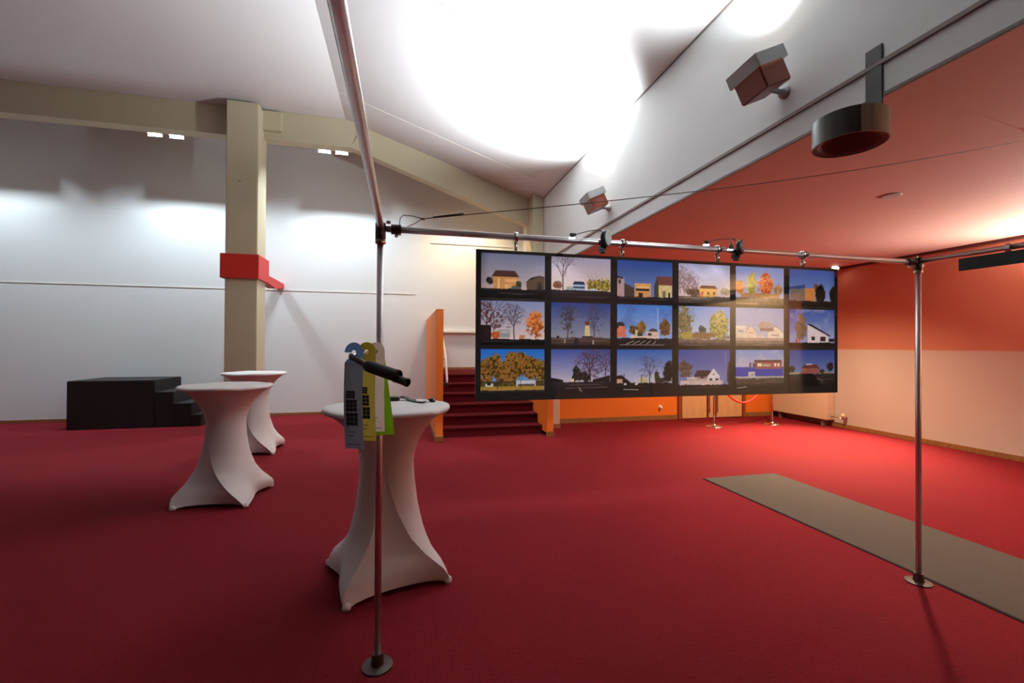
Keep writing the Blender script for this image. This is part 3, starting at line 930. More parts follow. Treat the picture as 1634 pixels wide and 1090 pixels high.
    p.ground(.77, (52, 44, 46), 2, (110, 92, 90)); p.line(.25, .92, .95, .91, .006, (110, 92, 88)); p.poly([(.45, .9), (.48, .9), (.53, 1.02), (.49, 1.02)], (130, 108, 100)); P[1, 2] = p
    p = Pic(33, (56, 98, 176), (196, 184, 200), .78)
    p.poly([(0, .64), (.08, .62), (.26, .82), (0, .82)], (46, 36, 38)); p.rect(.0, .72, .10, .84, (206, 160, 124)); p.line(.125, .84, .125, .6, .008, (40, 40, 40)); p.blob(.57, .42, .12, .26, [(112, 100, 132), (90, 80, 104)], .9, .55); p.tree(.585, .86, .7, (60, 48, 54), .010, .5, 6); p.rect(.40, .68, .54, .84, (206, 184, 136)); p.line(.44, .84, .44, .62, .008, (46, 52, 40)); p.rect(.62, .62, .70, .8, (196, 190, 190)); p.blob(.72, .66, .05, .14, [(50, 52, 34), (70, 66, 40)]); p.blob(.94, .56, .11, .28, [(26, 26, 24), (40, 38, 32)], .4); p.blob(.78, .76, .12, .08, [(46, 44, 38), (66, 58, 50)])
    p.ground(.82, (42, 38, 38), 1); p.rect(.12, .83, .17, .87, (236, 220, 200)); p.rect(.32, .83, .37, .87, (236, 220, 190)); p.line(.12, .97, .38, .985, .008, (176, 168, 160)); P[2, 2] = p
    p = Pic(34, (70, 82, 154), (130, 130, 176), .7)
    p.blob(.14, .48, .13, .24, [(92, 70, 62), (120, 92, 76)], .7); p.poly([(.30, .66), (.36, .52), (.62, .52), (.62, .74), (.30, .74)], (72, 48, 52)); p.rect(.16, .70, .66, .80, (190, 168, 160)); p.poly([(.14, .74), (.28, .68), (.34, .74)], (216, 196, 186)); p.poly([(.34, .74), (.46, .69), (.58, .74)], (66, 44, 46)); p.gable(.56, .80, .68, .48, .82, (228, 212, 208), None); p.rect(.66, .60, .70, .65, (170, 140, 90)); p.rect(.59, .73, .65, .78, (60, 56, 66)); p.rect(.71, .73, .77, .78, (60, 56, 66))
    p.rect(.04, .78, .86, .90, (214, 186, 174)); p.line(.91, .85, .91, .08, .012, (130, 126, 166)); p.blob(.99, .6, .05, .35, [(50, 44, 46), (66, 58, 60)])
    p.ground(.89, (44, 38, 38), 2); P[3, 2] = p
    p = Pic(35, (136, 156, 206), (206, 184, 198), .5, .3, (220, 200, 206))
    p.rect(0, .45, 1, .72, (64, 72, 166)); p.rect(.0, .45, .36, .48, (90, 96, 180)); p.rect(.40, .30, .96, .50, (166, 96, 84)); p.rect(.38, .27, .95, .33, (112, 66, 60)); p.rect(.28, .34, .42, .46, (112, 84, 90)); p.rect(.32, .36, .35, .46, (190, 186, 200)); p.rect(.45, .36, .53, .43, (240, 224, 196)); p.rect(.55, .38, .71, .44, (200, 180, 150)); p.rect(.80, .36, .84, .43, (240, 220, 200)); p.rect(.87, .36, .91, .43, (240, 220, 200))
    p.rect(.26, .58, .40, .74, (206, 200, 196)); p.rect(.30, .62, .38, .70, (166, 160, 158)); p.rect(0, .70, 1, .745, (176, 166, 160)); p.rect(.26, .70, .42, .76, (196, 190, 186))
    p.ground(.745, (88, 74, 66), 2); p.ground(.88, (58, 50, 48), 0); p.line(.02, 1.0, .22, .97, .008, (190, 180, 172)); P[4, 2] = p
    p = Pic(36, (50, 70, 140), (112, 122, 170), .6)
    p.blob(.05, .52, .07, .12, [(76, 58, 46), (50, 42, 38)]); p.poly([(.25, .52), (.32, .40), (.60, .40), (.68, .52)], (112, 58, 50)); p.rect(.27, .50, .62, .64, (160, 110, 80)); p.poly([(.24, .6), (.40, .50), (.6, .52), (.72, .64), (.24, .64)], (150, 84, 74)); p.rect(.36, .37, .50, .41, (190, 170, 176)); p.rect(0, .60, .24, .66, (160, 148, 110)); p.rect(.66, .60, 1, .66, (140, 130, 96)); p.blob(.9, .46, .10, .14, [(46, 36, 34), (70, 50, 44)]); p.blob(.72, .58, .06, .06, [(56, 46, 36), (80, 60, 46)])
    p.ground(.65, (58, 46, 42), 2); p.poly([(.25, .64), (.52, .64), (.72, 1), (.1, 1)], (22, 20, 20)); p.line(.62, .78, .74, .84, .012, (110, 92, 90)); P[5, 2] = p
    return P


PICS = paint()
PRINT_GAIN = 1.0
LBL = {(0, 0): 'print of an orange-lit house with a brown roof under a grey-blue sky', (1, 0): 'print of a bare tree, a small blue house and yellow trees', (2, 0): 'print of houses under a deep blue sky',
       (3, 0): 'print of bare trees and a yellow house', (4, 0): 'print of red and yellow autumn trees', (5, 0): 'print of dark trees before an orange house',
       (0, 1): 'print of three autumn trees against a pale sky', (1, 1): 'print of a windmill between two trees', (2, 1): 'print of a white low building, a mast and zigzag road marks',
       (3, 1): 'print of yellow willows and a brown hedge', (4, 1): 'print of a row of white gabled houses', (5, 1): 'print of a white house with a dark sloping roof',
       (0, 2): 'print of orange autumn trees with a white bus', (1, 2): 'print of a conifer and a purple bare tree by a dark road', (2, 2): 'print of a single bare tree under a blue sky',
       (3, 2): 'print of a white gabled house behind a white fence', (4, 2): 'print of a long blue wall before a brick building', (5, 2): 'print of a red-roofed house at a dark road'}
XS = [.369, .7325, 1.0995, 1.467, 1.8335, 2.2015]
ZS = [1.955, 1.7195, 1.479]
PWD, PHT = .328, .2185
quads = np.array([[j * GW + i, j * GW + i + 1, (j + 1) * GW + i + 1, (j + 1) * GW + i] for j in range(GH - 1) for i in range(GW - 1)], np.int32)[:, ::-1]
cx = (PXL + PXR) / 2
for (ci, ri), p in PICS.items():
    me = bpy.data.meshes.new('photograph_print')
    co = np.zeros((GH * GW, 3), np.float32)
    co[:, 0] = (Ux * PWD).ravel()
    co[:, 2] = (-Vy * PHT).ravel()
    me.vertices.add(len(co))
    me.vertices.foreach_set('co', co.ravel())
    me.loops.add(quads.size)
    me.loops.foreach_set('vertex_index', quads.ravel())
    me.polygons.add(len(quads))
    me.polygons.foreach_set('loop_start', np.arange(0, quads.size, 4, dtype=np.int32))
    me.update(calc_edges=True)
    at = me.color_attributes.new('print', 'FLOAT_COLOR', 'POINT')
    grain = 1 + .06 * (vnoise(900 + ci * 7 + ri, 34, 2)[..., None] - .5)
    c = np.clip(p.a * grain / 255, 0, 1)
    c = np.where(c <= .04045, c / 12.92, ((c + .055) / 1.055) ** 2.4) * PRINT_GAIN
    rgba = np.ones((GH * GW, 4), np.float32)
    rgba[:, :3] = c.reshape(-1, 3)
    at.data.foreach_set('color', rgba.ravel())
    me.materials.append(M_PRINT)
    o = bpy.data.objects.new('photograph_print', me)
    COL.objects.link(o)
    o.parent = pan
    o.location = Vector((XS[ci], PFY - .0008, ZS[ri])) - Vector((cx, PYY, PZ0))
    o['label'] = LBL[ci, ri]

# narrow black board under the right side rail (seen mirrored in the panel)
bt = thing('rail_board', (RX, .6, PZ - .09), 'narrow black board clamped under the right side rail of the pipe frame', 'board')
obj('board', box(RX - .006, RX + .006, -.85, 1.98, PZ - .092, PZ - .020, .002), M_BLACK, bt)
for yy in (-.5, .35, 1.2, 1.75):
    obj('clamp', lathe([(PR + .001, -.012), (PR + .008, -.012), (PR + .009, .012), (PR + .001, .012)], 20, (RX, yy, PZ), 'Y'), M_BOLT, bt)

# hook clamps between pipe and panel
HK = ((.545, 'pipe hook clamp nearest the frame corner, holding the black panel'), (1.131, 'second pipe hook clamp from the frame corner, right of the grey-capped clip lamp'),
      (1.717, 'third pipe hook clamp, just left of the black two-headed clip lamp'), (2.302, 'pipe hook clamp at the far right end of the black panel'))
for hx, lab in HK:
    h = thing('hook_clamp', (hx, PYY, PZ1), lab, 'clamp', 0, 'hook clamps holding the panel')
    obj('pipe_ring', lathe([(PR + .001, -.011), (PR + .008, -.011), (PR + .010, 0), (PR + .008, .011), (PR + .001, .011)], 24, (hx, PYY, PZ), 'X'), M_BOLT, h, smooth=True)
    rb = bmesh.new()
    tube([(hx, PYY, PZ - PR - .012), (hx, PYY, PZ - PR - .020)], .009, 12, rb)
    obj('neck', rb, M_CLAMP, h)
    rr = .016
    cz = PZ - PR - .034
    obj('hook', tube([(hx, PYY - rr * math.sin(a) * .75, cz + rr * math.cos(a)) for a in [-.1 + i * (2 * math.pi - .5) / 16 for i in range(17)]], .005, 8), M_BOLT, h, smooth=True)
    obj('knob', lathe([(0, -.014), (.007, -.013), (.009, -.006), (.007, 0), (0, 0)], 12, (hx + .004, PYY - .024, PZ - .004), 'Y'), M_CLAMP, h)
    obj('tongue', box(hx - .007, hx + .007, PYY - .004, PYY + .004, PZ1 - .001, cz - rr + .004, .001), M_CLAMP, h)


# clip lamps on the pipe
def clip_lamp(x, heads, cap, label):
    t = thing('clip_lamp', (x, PYY, PZ), label, 'lamp')
    body = lathe([(0, -.014), (.034, -.014), (.040, -.008), (.040, .008), (.036, .014), (0, .014)], 28, (0, 0, 0), 'X')
    M = Matrix.Translation((x, PYY - .030, PZ + .014)) @ Matrix.Rotation(math.radians(-55), 4, 'Z') @ Matrix.Diagonal((1, .8, 1.05, 1))
    obj('body', xform(body, M), M_BLACK, t, smooth=False)
    if cap:
        cpb = lathe([(0, .0145), (.036, .0145), (.038, .017), (.034, .021), (0, .0215)], 28, (0, 0, 0), 'X')
        obj('face_cap', xform(cpb, M), M_GREYCAP, t)
    obj('jaw', box(x - .020, x + .012, PYY - .020, PYY + .022, PZ - .044, PZ - PR - .001, .005), M_BLACK, t)
    obj('spring_knob', lathe([(0, -.012), (.010, -.011), (.010, .011), (0, .012)], 14, (x - .006, PYY - .004, PZ - .050), 'X'), M_BLACK, t)
    for (hx, hz, dy) in heads:
        top = Vector((x - .012, PYY - .012, PZ + .055))
        end = Vector((hx, PYY - dy, PZ + hz))
        dirv = Vector((-.9, -.35, -.30)).normalized() if hx < x - .15 else Vector((-.1, -.3, -1)).normalized()
        pts = []
        p1 = top + Vector((-.02, -.004, .018))
        p2 = end - dirv * .05
        for i in range(15):
            s = i / 14
            pts.append(top * (1 - s) ** 3 + p1 * 3 * s * (1 - s) ** 2 + p2 * 3 * s * s * (1 - s) + end * s ** 3)
        g = obj('gooseneck', tube(pts, .0026, 8), M_BLACK, t, smooth=True)
        # head: small shade with an LED face
        Mh = basis(dirv, (0, 0, 1), end)
        hd = xform(lathe([(.003, -.004), (.008, .004), (.011, .020), (.011, .030), (.009, .031), (0, .030)], 16), Mh)
        ho = obj('lamp_head', hd, M_BLACK, t, smooth=True)
        lens = box(end.x + dirv.x * .018 - .017, end.x + dirv.x * .018 + .013, end.y - .008, end.y + .008, end.z + dirv.z * .018 - .016, end.z + dirv.z * .018 - .0105, .002)
        lo = obj('led_strip', lens, M_LED, t)
        spot('led_light', t, (end.x + dirv.x * .02, end.y - .004, end.z + dirv.z * .018 - .022), (end.x - .1, PYY - .06, 1.4), E_LED, (.86, .94, 1.0), 120, .6, .01)


clip_lamp(1.019, [(.810, -.003, .14)], True, 'clip lamp with a grey round cap and one lit LED head on the pipe')
clip_lamp(1.841, [(1.565, .008, .13), (1.722, .010, .10)], False, 'all-black clip lamp with two lit LED heads on the pipe')

# ================================================================== handle arm with door-hanger cards
arm = thing('handle_arm', (PX, PYY, 1.43), 'metal arm on the upright pole ending in a black rubber grip', 'handle')
E = Vector((-.181, 1.72, 1.456))
CZ = 1.470
ab = tube([(PX - .004, PYY - .012, CZ), (-.125, 2.10, CZ), (-.150, 1.92, CZ - .004), E + Vector((.006, .04, .004)), E], .0068, 12)
obj('rod', ab, M_STEEL, arm, smooth=True)
obj('pole_clip', lathe([(PR + .001, -.011), (PR + .004, -.011), (PR + .005, 0), (PR + .004, .011), (PR + .001, .011)], 20, (PX, PYY, CZ)), M_CLAMP, arm)
G0 = Vector((-.127, 1.66, 1.426))
G1 = Vector((-.018, 1.555, 1.393))
G2 = Vector((.000, 1.537, 1.385))
obj('elbow', tube([E + Vector((-.004, .006, .002)), E + Vector((.002, -.008, -.004)), E * .55 + G0 * .45, G0, G0 + (G1 - G0) * .1], [.010, .0115, .011, .011, .011], 14), M_CLAMP, arm, smooth=True)
gd = (G1 - G0).normalized()
L = (G1 - G0).length
gp = xform(lathe([(0, 0), (.015, 0), (.019, .006), (.021, .014), (.021, L - .02), (.0205, L - .012), (.0225, L - .010), (.0225, L), (.019, L + .002), (.018, L - .004), (0, L - .004)], 24), basis(gd, None, G0))
obj('grip', gp, M_RUBBER, arm, smooth=False)
tp = xform(lathe([(0, 0), (.012, 0), (.0135, .004), (.0135, .040), (.0148, .041), (.0148, .048), (.011, .049), (.010, .042), (0, .042)], 20), basis(gd, None, G1 + Vector((.002, 0, -.010)) - gd * .006))
obj('end_tube', tp, M_BLACK, arm)


def door_hanger(cx, cy, rz, mats, length, width, label, grid, slit, zc0=CZ, taper=1.0):
    """card hung over the rod: rounded head with a hole, long body with printed pictures and lines of text"""
    root = thing('door_hanger_card', (cx, cy, zc0), label, 'card', rz, 'door hanger cards on the arm')
    hw = width / 2
    R = hw * taper
    hole = .009
    bm = bmesh.new()
    n = 48
    out, inn = [], []
    for i in range(n + 1):
        a = i * 2 * math.pi / n
        ca, sa = math.cos(a), math.sin(a)
        k = R if sa >= 0 else R / max(abs(ca), abs(sa))
        out.append((k * ca, k * sa))
        inn.append((hole * ca, hole * sa))
    th = .0004
    zo = .0085 - hole
    for s in (-1, 1):
        O_ = [bm.verts.new((p[0], s * th, p[1] + zo)) for p in out]
        I_ = [bm.verts.new((p[0], s * th, p[1] + zo)) for p in inn]
        for i in range(n):
            if slit and 183 < (i + .5) * 360 / n < 228:
                continue
            bm.faces.new((O_[i], O_[i + 1], I_[i + 1], I_[i]))
    obj('head', bm, mats[0], root, local=True)
    zt = zo - R
    bd = bmesh.new()
    rows = 16
    xs = [-hw, -hw * .33, hw * .33, hw]
    grid_v = []
    zb = -length + R
    for i in range(rows + 1):
        t = i / rows
        z = zt + (zb - zt) * t
        y = .010 * t * t - .006 * math.sin(t * 3.1)
        k = taper + (1 - taper) * t
        grid_v.append([bd.verts.new((x * k + hw * (k - taper) * .8, y, z)) for x in xs])
    for i in range(rows):
        for j in range(3):
            bd.faces.new((grid_v[i][j], grid_v[i][j + 1], grid_v[i + 1][j + 1], grid_v[i + 1][j]))
    bmesh.ops.solidify(bd, geom=bd.faces[:], thickness=.0008)
    body = obj('card_body', bd, mats[1], root, local=True)

    def yat(z):
        t = (z - zt) / (zb - zt)
        return .010 * t * t - .006 * math.sin(t * 3.1) - .0022

    def patch(name, x0, x1, z0, z1):
        b = bmesh.new()
        k = 4
        A = []
        for i in range(k + 1):
            z = z1 + (z0 - z1) * i / k
            A.append([b.verts.new((x, yat(z) + dy, z)) for x, dy in ((x0, 0), (x1, 0))])
        for i in range(k):
            b.faces.new((A[i][0], A[i][1], A[i + 1][1], A[i + 1][0]))
        return obj(name, b, M_INK, root, local=True)
    if grid:
        for (za, zb2, xw) in grid:
            for cxi in range(3):
                x0 = -hw * .72 + cxi * xw
                for rzi in range(3):
                    h = (za - zb2) / 3
                    patch('printed_picture', x0, x0 + xw * .93, za - (rzi + .93) * h, za - rzi * h)
    for f, wd in ((.70, .5), (.745, .28), (.80, .95), (.845, .75), (.945, 1.7)):
        z = zt + (zb - zt) * f
        patch('text_line', -hw * .7, -hw * .7 + hw * min(wd, 1.4), z - .0016, z + .0008)
    return root


GB = [(-.140, -.168, .012), (-.172, -.216, .0145), (-.220, -.268, .0155)]
door_hanger(-.176, 1.735, math.radians(-24), (M_BLUELIT, M_BLUESHADE), .39, .074, 'pale blue-grey door hanger card at the front end of the arm', GB, True)
door_hanger(-.143, 1.885, math.radians(-24), (M_OLIVECARD, M_OLIVECARD), .395, .078, 'olive-yellow door hanger card, second from the front', GB, False)
door_hanger(-.117, 2.035, math.radians(-14), (M_WHITECARD, M_WHITECARD), .388, .078, 'white door hanger card hanging in front of the upright pole', None, False)
door_hanger(-.100, 2.135, math.radians(10), (M_GREENCARD, M_GREENCARD), .40, .085, 'lime green door hanger card, nearest the upright pole', None, False, taper=.34)

# ================================================================== strap on the nearest table
sp = thing('strap', (.0, 3.35, 1.101), 'black strap with a metal clip lying on the nearest white table', 'strap')
TZ = 1.1025
obj('pouch', box(-.150, -.035, 3.37, 3.46, TZ, TZ + .026, .006), M_BLACK, sp)


def ribbon(pts, wdt, th=.003):
    b = bmesh.new()
    A = []
    for i, p in enumerate(pts):
        p = Vector(p)
        t = (Vector(pts[min(i + 1, len(pts) - 1)]) - Vector(pts[max(i - 1, 0)])).normalized()
        s = t.cross(Vector((0, 0, 1))).normalized() * wdt / 2
        A.append((b.verts.new(p + s), b.verts.new(p - s), b.verts.new(p - s + Vector((0, 0, th))), b.verts.new(p + s + Vector((0, 0, th)))))
    for i in range(len(A) - 1):
        for j in range(4):
            b.faces.new((A[i][j], A[i][(j + 1) % 4], A[i + 1][(j + 1) % 4], A[i + 1][j]))
    b.faces.new(A[0][::-1])
    b.faces.new(A[-1])
    return b


obj('band', ribbon([(-.06, 3.44, TZ + .004), (-.03, 3.43, TZ + .012), (.0, 3.41, TZ + .012), (.03, 3.36, TZ + .004), (.065, 3.30, TZ), (.105, 3.235, TZ), (.13, 3.225, TZ)], .026, .007), M_BLACK, sp)
obj('fold', ribbon([(-.045, 3.46, TZ + .006), (-.015, 3.45, TZ + .020), (.01, 3.42, TZ + .016), (.03, 3.385, TZ + .006), (.07, 3.33, TZ + .004)], .022, .006), M_BLACK, sp)
obj('swivel_ring', tube([(.146 + .018 * math.cos(a), 3.255 + .018 * math.sin(a), TZ + .006) for a in [i * math.pi / 8 for i in range(16)]], .005, 8, closed=True), M_BOLT, sp, smooth=True)
obj('clip', tube([(.160, 3.265, TZ + .006), (.178, 3.29, TZ + .016), (.196, 3.285, TZ + .012), (.198, 3.262, TZ + .006), (.178, 3.25, TZ + .006)], [.009, .013, .012, .010, .008], 10), M_BLACK, sp, smooth=True)

sp.location.y -= .09
sp.location.x += .01

# ================================================================== floor mat, stanchions, radiator, small wall things
mt = thing('floor_mat', (3.78, 1.0, 0), 'grey-brown carpet runner lying on the red carpet', 'mat')
obj('mat_top', box(3.300, 4.245, -1.5, 4.445, .004, .010, .001), M_MAT, mt)
obj('edge_band', box(3.290, 4.255, -1.51, 4.455, .001, .006, .001), M_MATEDGE, mt)


def stanchion(x, y, label):
    t = thing('rope_stanchion', (x, y, 0), label, 'stanchion', 0, 'rope stanchions by the door')
    obj('base', lathe([(0, 0), (.155, 0), (.157, .006), (.12, .014), (.05, .026), (.026, .032), (.022, .05), (0, .05)], 36, (x, y, 0)), M_STEEL, t, smooth=True)
    obj('post', tube([(x, y, .04), (x, y, .96)], .0165, 16), M_STEEL, t, smooth=True)
    obj('finial', lathe([(.0, .95), (.024, .95), (.026, .965), (.020, .985), (.022, 1.0), (.016, 1.02), (0, 1.026)], 20, (x, y, 0)), M_STEEL, t, smooth=True)
    return t


stanchion(5.615, 7.285, 'chrome rope stanchion in front of the wooden door')
stanchion(6.905, 7.285, 'chrome rope stanchion beside the radiator')
rp = [(5.645 + (6.875 - 5.645) * i / 28, 7.285, .43 + .53 * ((i - 14) / 14) ** 2) for i in range(29)]
ro = thing('barrier_rope', (6.26, 7.285, .4), 'bright red barrier rope sagging between the two stanchions', 'rope')
obj('rope', tube(rp, .019, 12), M_ROPE, ro, smooth=True)
obj('end_hook', tube([(5.652, 7.285, .955), (5.632, 7.285, .965)], .012, 10), M_STEEL, ro)
obj('end_hook', tube([(6.868, 7.285, .955), (6.888, 7.285, .965)], .012, 10), M_STEEL, ro)

rd = thing('radiator', (7.79, 7.47, .1), 'cream box radiator on the right wall beside the stanchions', 'radiator')
obj('casing', box(7.70, XR - .002, 6.84, 8.12, .12, .86, .012), M_CREAM, rd)
for k in range(14):
    yy = 6.92 + k * .083
    obj('top_slot', box(7.73, 7.85, yy, yy + .05, .859, .863), M_STRIP, rd)
obj('foot', box(7.74, 7.86, 6.95, 6.99, 0, .125), M_STRIP, rd)
obj('foot', box(7.74, 7.86, 7.95, 7.99, 0, .125), M_STRIP, rd)
vl = thing('radiator_valve', (7.85, 6.59, .14), 'small cream radiator valve on the right wall by the radiator', 'valve')
obj('knob', lathe([(0, 0), (.03, 0), (.034, .01), (.030, .05), (.02, .058), (0, .058)], 16, (7.80, 6.60, .215)), M_CREAM, vl, smooth=True)
vb = tube([(XR - .001, 6.60, .20), (7.80, 6.60, .20)], .014, 10)
tube([(7.80, 6.60, .17), (7.80, 6.60, .225)], .016, 10, vb)
tube([(7.80, 6.60, .19), (7.80, 6.838, .19)], .011, 10, vb)
obj('pipe', vb, M_STEEL, vl, smooth=True)

kb = thing('wall_socket', (5.06, 8.17, .22), 'small white round socket low on the orange wall', 'socket')
obj('plate', lathe([(0, 0), (.042, 0), (.042, -.008), (.036, -.012), (0, -.012)], 24, (5.06, YO - .001, .255), 'Y'), M_TRIMW, kb)
obj('plug', lathe([(0, -.010), (.024, -.010), (.026, -.03), (.022, -.055), (0, -.058)], 20, (5.06, YO - .001, .255), 'Y'), M_TRIMW, kb, smooth=True)

# ================================================================== lamps of the hall
def wall_washer(x, y, z, label, energy, color, warm=False, hw=.112):
    # open-bottomed box reflector; its long lower rim gives the straight upper edge of the light on the wall
    t = thing('spotlight', (x, y, z), label, 'lamp', 0, 'spotlights under the roof beam')
    hb = bmesh.new()
    d0, d1, h, th = .075, .11, .17, .006
    box(x - hw, x + hw, y + d1, y + d1 + th, z, z + h, 0, hb)
    box(x - hw, x + hw, y - d0 - th, y - d0, z + .035, z + h, 0, hb)
    for sx in (-1, 1):
        xa = x + sx * hw
        box(min(xa, xa + sx * th), max(xa, xa + sx * th), y - d0 - th, y + d1 + th, z + .045, z + h, 0, hb)
    obj('reflector', hb, M_TRIMW, t)
    obj('back_box', box(x - hw - th, x + hw + th, y - d0 - th, y + d1 + th, z + h + .001, z + h + .07, .01), M_DARKLAMP, t)
    obj('tube_lamp', tube([(x - hw * .6, y, z + .15), (x + hw * .6, y, z + .15)], .012, 12), M_LENSW if warm else M_LENS, t, smooth=True)
    obj('stem', tube([(x, y, z + .23), (x, y, z + .30), (x, BY1 + .001, z + .30)], .012, 10), M_DARKLAMP, t, smooth=True)
    spot('lamp_light', t, (x, y, z + .125), (x, y + .03, z - 1), energy, color, 136, 1.0, .014)
    return t


ZW = 5.245
wall_washer(-1.53, 9.32, ZW, 'left of the two lit spotlights under the beam, right of the tall pillar', E_WALL * .55, COOL)
wall_washer(-1.215, 9.32, ZW, 'right of the two lit spotlights under the beam, right of the tall pillar', E_WALL, COOL)
wall_washer(-4.06, 9.32, ZW, 'right of the two lit spotlights under the beam, left of the tall pillar', E_WALL, COOL)
wall_washer(-4.40, 9.32, ZW, 'left of the two lit spotlights under the beam, left of the tall pillar', E_WALL * .55, COOL)
wall_washer(-7.3, 9.32, ZW, 'lit spotlight at the outer left end of the beam', E_WALL, COOL)
wall_washer(1.35, 9.62, 4.72, 'warm spotlight hidden behind the sloping roof beam', E_WALLWARM, WARM, True, .26)


def floodlight(y, label, energy):
    t = thing('floodlight', (2.62, y, 3.35), label, 'lamp')
    c = Vector((2.47, y, 3.50))
    ax = Vector((-.42, .05, .90)).normalized()
    Mh = basis(ax, (0, 1, 0), c) @ Matrix.Diagonal((1.5, 1.5, 1.5, 1))
    hb = box(-.085, .085, -.075, .075, -.12, .0, .006)
    obj('housing', xform(hb, Mh), M_COPPER, t)
    sh = bmesh.new()
    for (x0, x1, y0, y1) in ((-.10, -.095, -.085, .085), (.095, .10, -.085, .085), (-.10, .10, -.085, -.08), (-.10, .10, .08, .085)):
        box(x0, x1, y0, y1, -.02, .04, 0, sh)
    obj('hood', xform(sh, Mh), M_LAMPGREY, t)
    obj('lens', xform(box(-.08, .08, -.07, .07, .001, .006), Mh), M_LENSW, t)
    obj('arm', tube([c - ax * .12, c - ax * .14 + Vector((.05, 0, -.01)), (XF - .03, y, 3.37)], .018, 10), M_LAMPGREY, t, smooth=True)
    obj('wall_plate', lathe([(0, 0), (.045, 0), (.045, -.02), (.03, -.045), (0, -.05)], 20, (XF - .001, y, 3.37), 'X'), M_LAMPGREY, t, smooth=True)
    p = c + ax * .03
    spot('lamp_light', t, p, p + ax, energy, NEUT, 124, .7, .05)
    return t


floodlight(5.66, 'copper-brown floodlight on the upper wall, aimed at the white ceiling', E_UP)
floodlight(2.75, 'second copper-brown floodlight, added on the upper wall to brighten the nearest table', E_UP2)  # unseen lamp, added as fill

# spotlight in the corner of the side aisle
sl = thing('aisle_spotlight', (7.80, 6.86, 2.86), 'glaring white spotlight high on the right wall above the radiator', 'lamp')
c = Vector((7.72, 6.68, 2.945))
aim = (Vector((6.15, 5.8, 0)) - c).normalized()
Mh = basis(-aim, None, c)
obj('housing', xform(lathe([(.06, 0), (.07, 0), (.07, .07), (.04, .11), (0, .115)], 24), Mh), M_LAMPGREY, sl)
obj('lens', xform(lathe([(0, -.004), (.045, -.003), (.061, .002), (.061, .008), (0, .008)], 24), Mh), M_LENSW, sl)
obj('bracket', tube([c - aim * .08, (7.82, 6.70, 2.955), (XR - .001, 6.70, 2.955)], .012, 10), M_LAMPGREY, sl, smooth=True)
p = c + aim * .03
spot('lamp_light', sl, p, p + aim, E_AISLE, WARM, 70, 1.0, .06)

dl = thing('recessed_downlight', (5.87, 5.85, ZA - .012), 'small lit recessed downlight in the salmon ceiling just above the pipe', 'lamp')
obj('ring', lathe([(.055, 0), (.085, 0), (.088, -.006), (.08, -.012), (.055, -.008)], 28, (5.87, 5.85, ZA - .012)), M_LAMPGREY, dl, smooth=True)
obj('cup', lathe([(0, -.001), (.056, -.001), (.056, -.006), (0, -.003)], 24, (5.87, 5.85, ZA - .012)), M_LENSW, dl)
spot('lamp_light', dl, (5.87, 5.85, ZA - .045), (5.87, 6.2, 0), E_DOWN, WARM, 140, .8, .05)

for k, (xx, yy) in enumerate(((6.9, -2.5), (4.6, 3.4))):  # both added: one brightens the mirrored end wall, one the floor by the runner
    t = thing('recessed_downlight', (xx, yy, ZA - .012), ('added downlight in the salmon ceiling, brightening the end wall mirrored in the panel', 'added fill downlight in the salmon ceiling above the grey-brown runner')[k], 'lamp')
    obj('ring', lathe([(.055, 0), (.085, 0), (.088, -.006), (.08, -.012), (.055, -.008)], 28, (xx, yy, ZA - .012)), M_LAMPGREY, t, smooth=True)
    obj('lens', lathe([(0, -.001), (.056, -.001), (.056, -.006), (0, -.007)], 24, (xx, yy, ZA - .012)), M_LENSW, t)
    spot('lamp_light', t, (xx, yy, ZA - .045), (xx + .001, YA if k == 0 else yy, 1.75 if k == 0 else 0), E_REAR if k == 0 else E_DOWN2, WARM if k == 0 else (1.0, .86, .68), 120, .7, .05)

# drum lamp on the upper wall, cut by the top right corner of the photograph
dr = thing('drum_lamp', (2.40, 2.06, 2.6), 'grey and beige drum-shaped lamp on the upper wall at the top right corner', 'lamp')
DX, DY, DZ = 2.53, 2.10, 2.68
R0 = .185


def arc_shell(a0, a1, r, z0, z1, th, n=28):
    b = bmesh.new()
    V = []
    for i in range(n + 1):
        a = a0 + (a1 - a0) * i / n
        V.append([b.verts.new((DX + rr * math.cos(a), DY + rr * math.sin(a), z)) for rr, z in ((r, z0), (r, z1), (r - th, z1), (r - th, z0))])
    for i in range(n):
        for j in range(4):
            b.faces.new((V[i][j], V[i][(j + 1) % 4], V[i + 1][(j + 1) % 4], V[i + 1][j]))
    b.faces.new(V[0][::-1])
    b.faces.new(V[-1])
    return b


a_split = math.radians(236)
obj('dark_shell', arc_shell(math.radians(60), a_split, R0, DZ, DZ + .15, .006), M_DARKLAMP, dr)
obj('beige_shell', arc_shell(a_split, math.radians(420), R0, DZ, DZ + .15, .006), M_BEIGELAMP, dr)
obj('top_plate', lathe([(0, DZ + .14), (R0 - .006, DZ + .14), (R0 - .006, DZ + .15), (0, DZ + .15)], 40, (DX, DY, 0)), M_DARKLAMP, dr)
obj('inner_reflector', lathe([(.02, DZ + .135), (R0 - .03, DZ + .01), (R0 - .008, DZ + .004), (R0 - .008, DZ + .01), (.02, DZ + .139)], 40, (DX, DY, 0)), M_REDIN, dr)  # red-brown colour imitates the salmon reflected inside the drum
obj('wall_arm', box(DX + .10, XF + .001, DY - .02, DY + .02, DZ + .15, DZ + .19, .004), M_DARKLAMP, dr)
obj('arm_plate', box(XF - .012, XF, DY - .05, DY + .05, DZ + .13, DZ + .60, .003), M_DARKLAMP, dr)

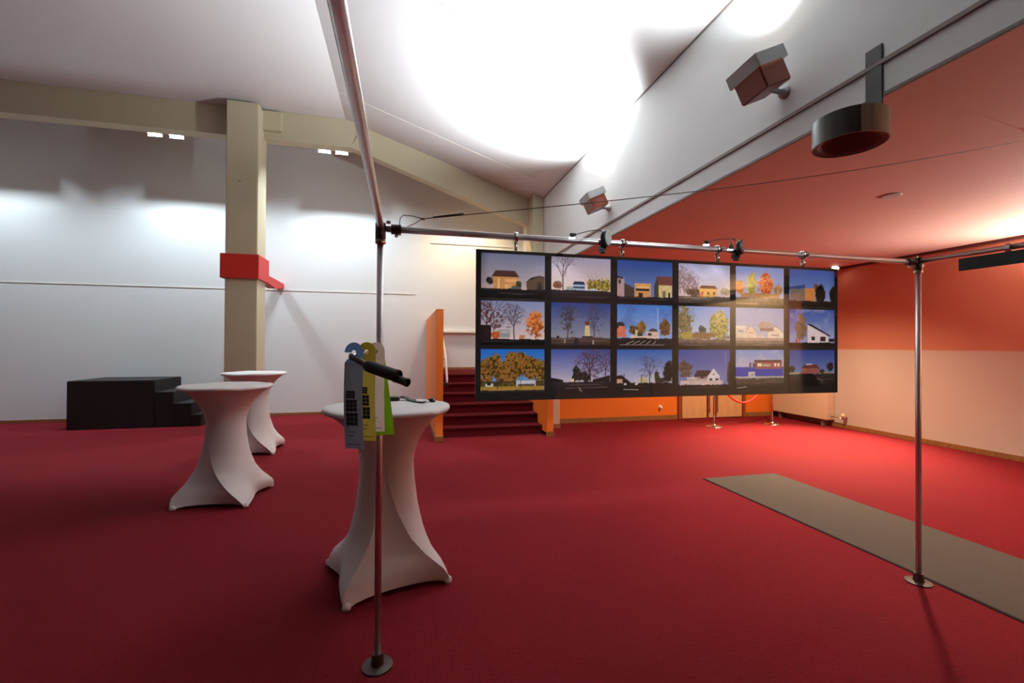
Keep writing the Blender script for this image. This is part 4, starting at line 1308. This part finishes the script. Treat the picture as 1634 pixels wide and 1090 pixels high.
# fill light added behind the viewer, its shutters shaped to the photo panel
ps = thing('panel_fill_spot', (1.3, -3.0, 4.2), 'added shuttered fill light behind the viewer, brightening the photo panel', 'lamp')
c = Vector((1.3, -3.0, 4.2))
aim = (Vector((1.45, PYY, 1.62)) - c).normalized()
Mh = basis(aim, (1, 0, 0), c)
obj('body', xform(lathe([(0, -.16), (.07, -.16), (.085, -.12), (.085, -.02), (.08, -.02), (.08, -.10), (0, -.10)], 28), Mh), M_BLACK, ps)
sh = bmesh.new()
for sg in (-1, 1):
    y0 = sg * .0345
    box(-.26, .26, min(y0, y0 + sg * .16), max(y0, y0 + sg * .16), .398, .402, 0, sh)
    x0 = sg * .078
    box(min(x0, x0 + sg * .16), max(x0, x0 + sg * .16), -.20, .20, .404, .408, 0, sh)
obj('shutter_plate', xform(sh, Mh), M_BLACK, ps)
fl = bmesh.new()
for (x0, x1, y0, y1) in ((-.27, -.26, -.20, .20), (.26, .27, -.20, .20), (-.27, .27, -.21, -.20), (-.27, .27, .20, .21)):
    box(x0, x1, y0, y1, -.02, .41, 0, fl)
obj('snoot', xform(fl, Mh), M_BLACK, ps)
obj('yoke', tube([c - aim * .1, c - aim * .1 + Vector((0, 0, .2)), (1.3, -3.0 - .08, zc(1.3))], .014, 10), M_BLACK, ps, smooth=True)
spot('lamp_light', ps, c, c + aim, E_PANEL, NEUT, 60, .1, .004)

# unseen uplights added on the right wall to brighten the salmon ceiling
for k, yy in enumerate((3.3, .4)):
    t = thing('fill_uplight', (XR - .06, yy, 2.0), ('added half-round fill uplight on the right wall of the side aisle', 'second added fill uplight on the right wall, nearer the dark door')[k], 'lamp')
    hb = lathe([(.02, 0), (.06, .02), (.085, .08), (.09, .12), (.084, .12), (.078, .08), (.055, .028), (.0, .024)], 24, (XR - .10, yy, 2.0))
    obj('bowl', hb, M_CREAM, t, smooth=True)
    obj('wall_arm', box(XR - .03, XR - .001, yy - .03, yy + .03, 2.0, 2.10, .004), M_CREAM, t)
    obj('bulb', lathe([(0, .03), (.02, .035), (.028, .06), (.018, .085), (0, .09)], 16, (XR - .10, yy, 2.0)), M_LENSW, t, smooth=True)
    spot('lamp_light', t, (XR - .10, yy, 2.105), (XR - .75, yy + .2, 3.0), E_FILLUP * (1, 1.7)[k], (1.0, .92, .85), 150, .8, .03)
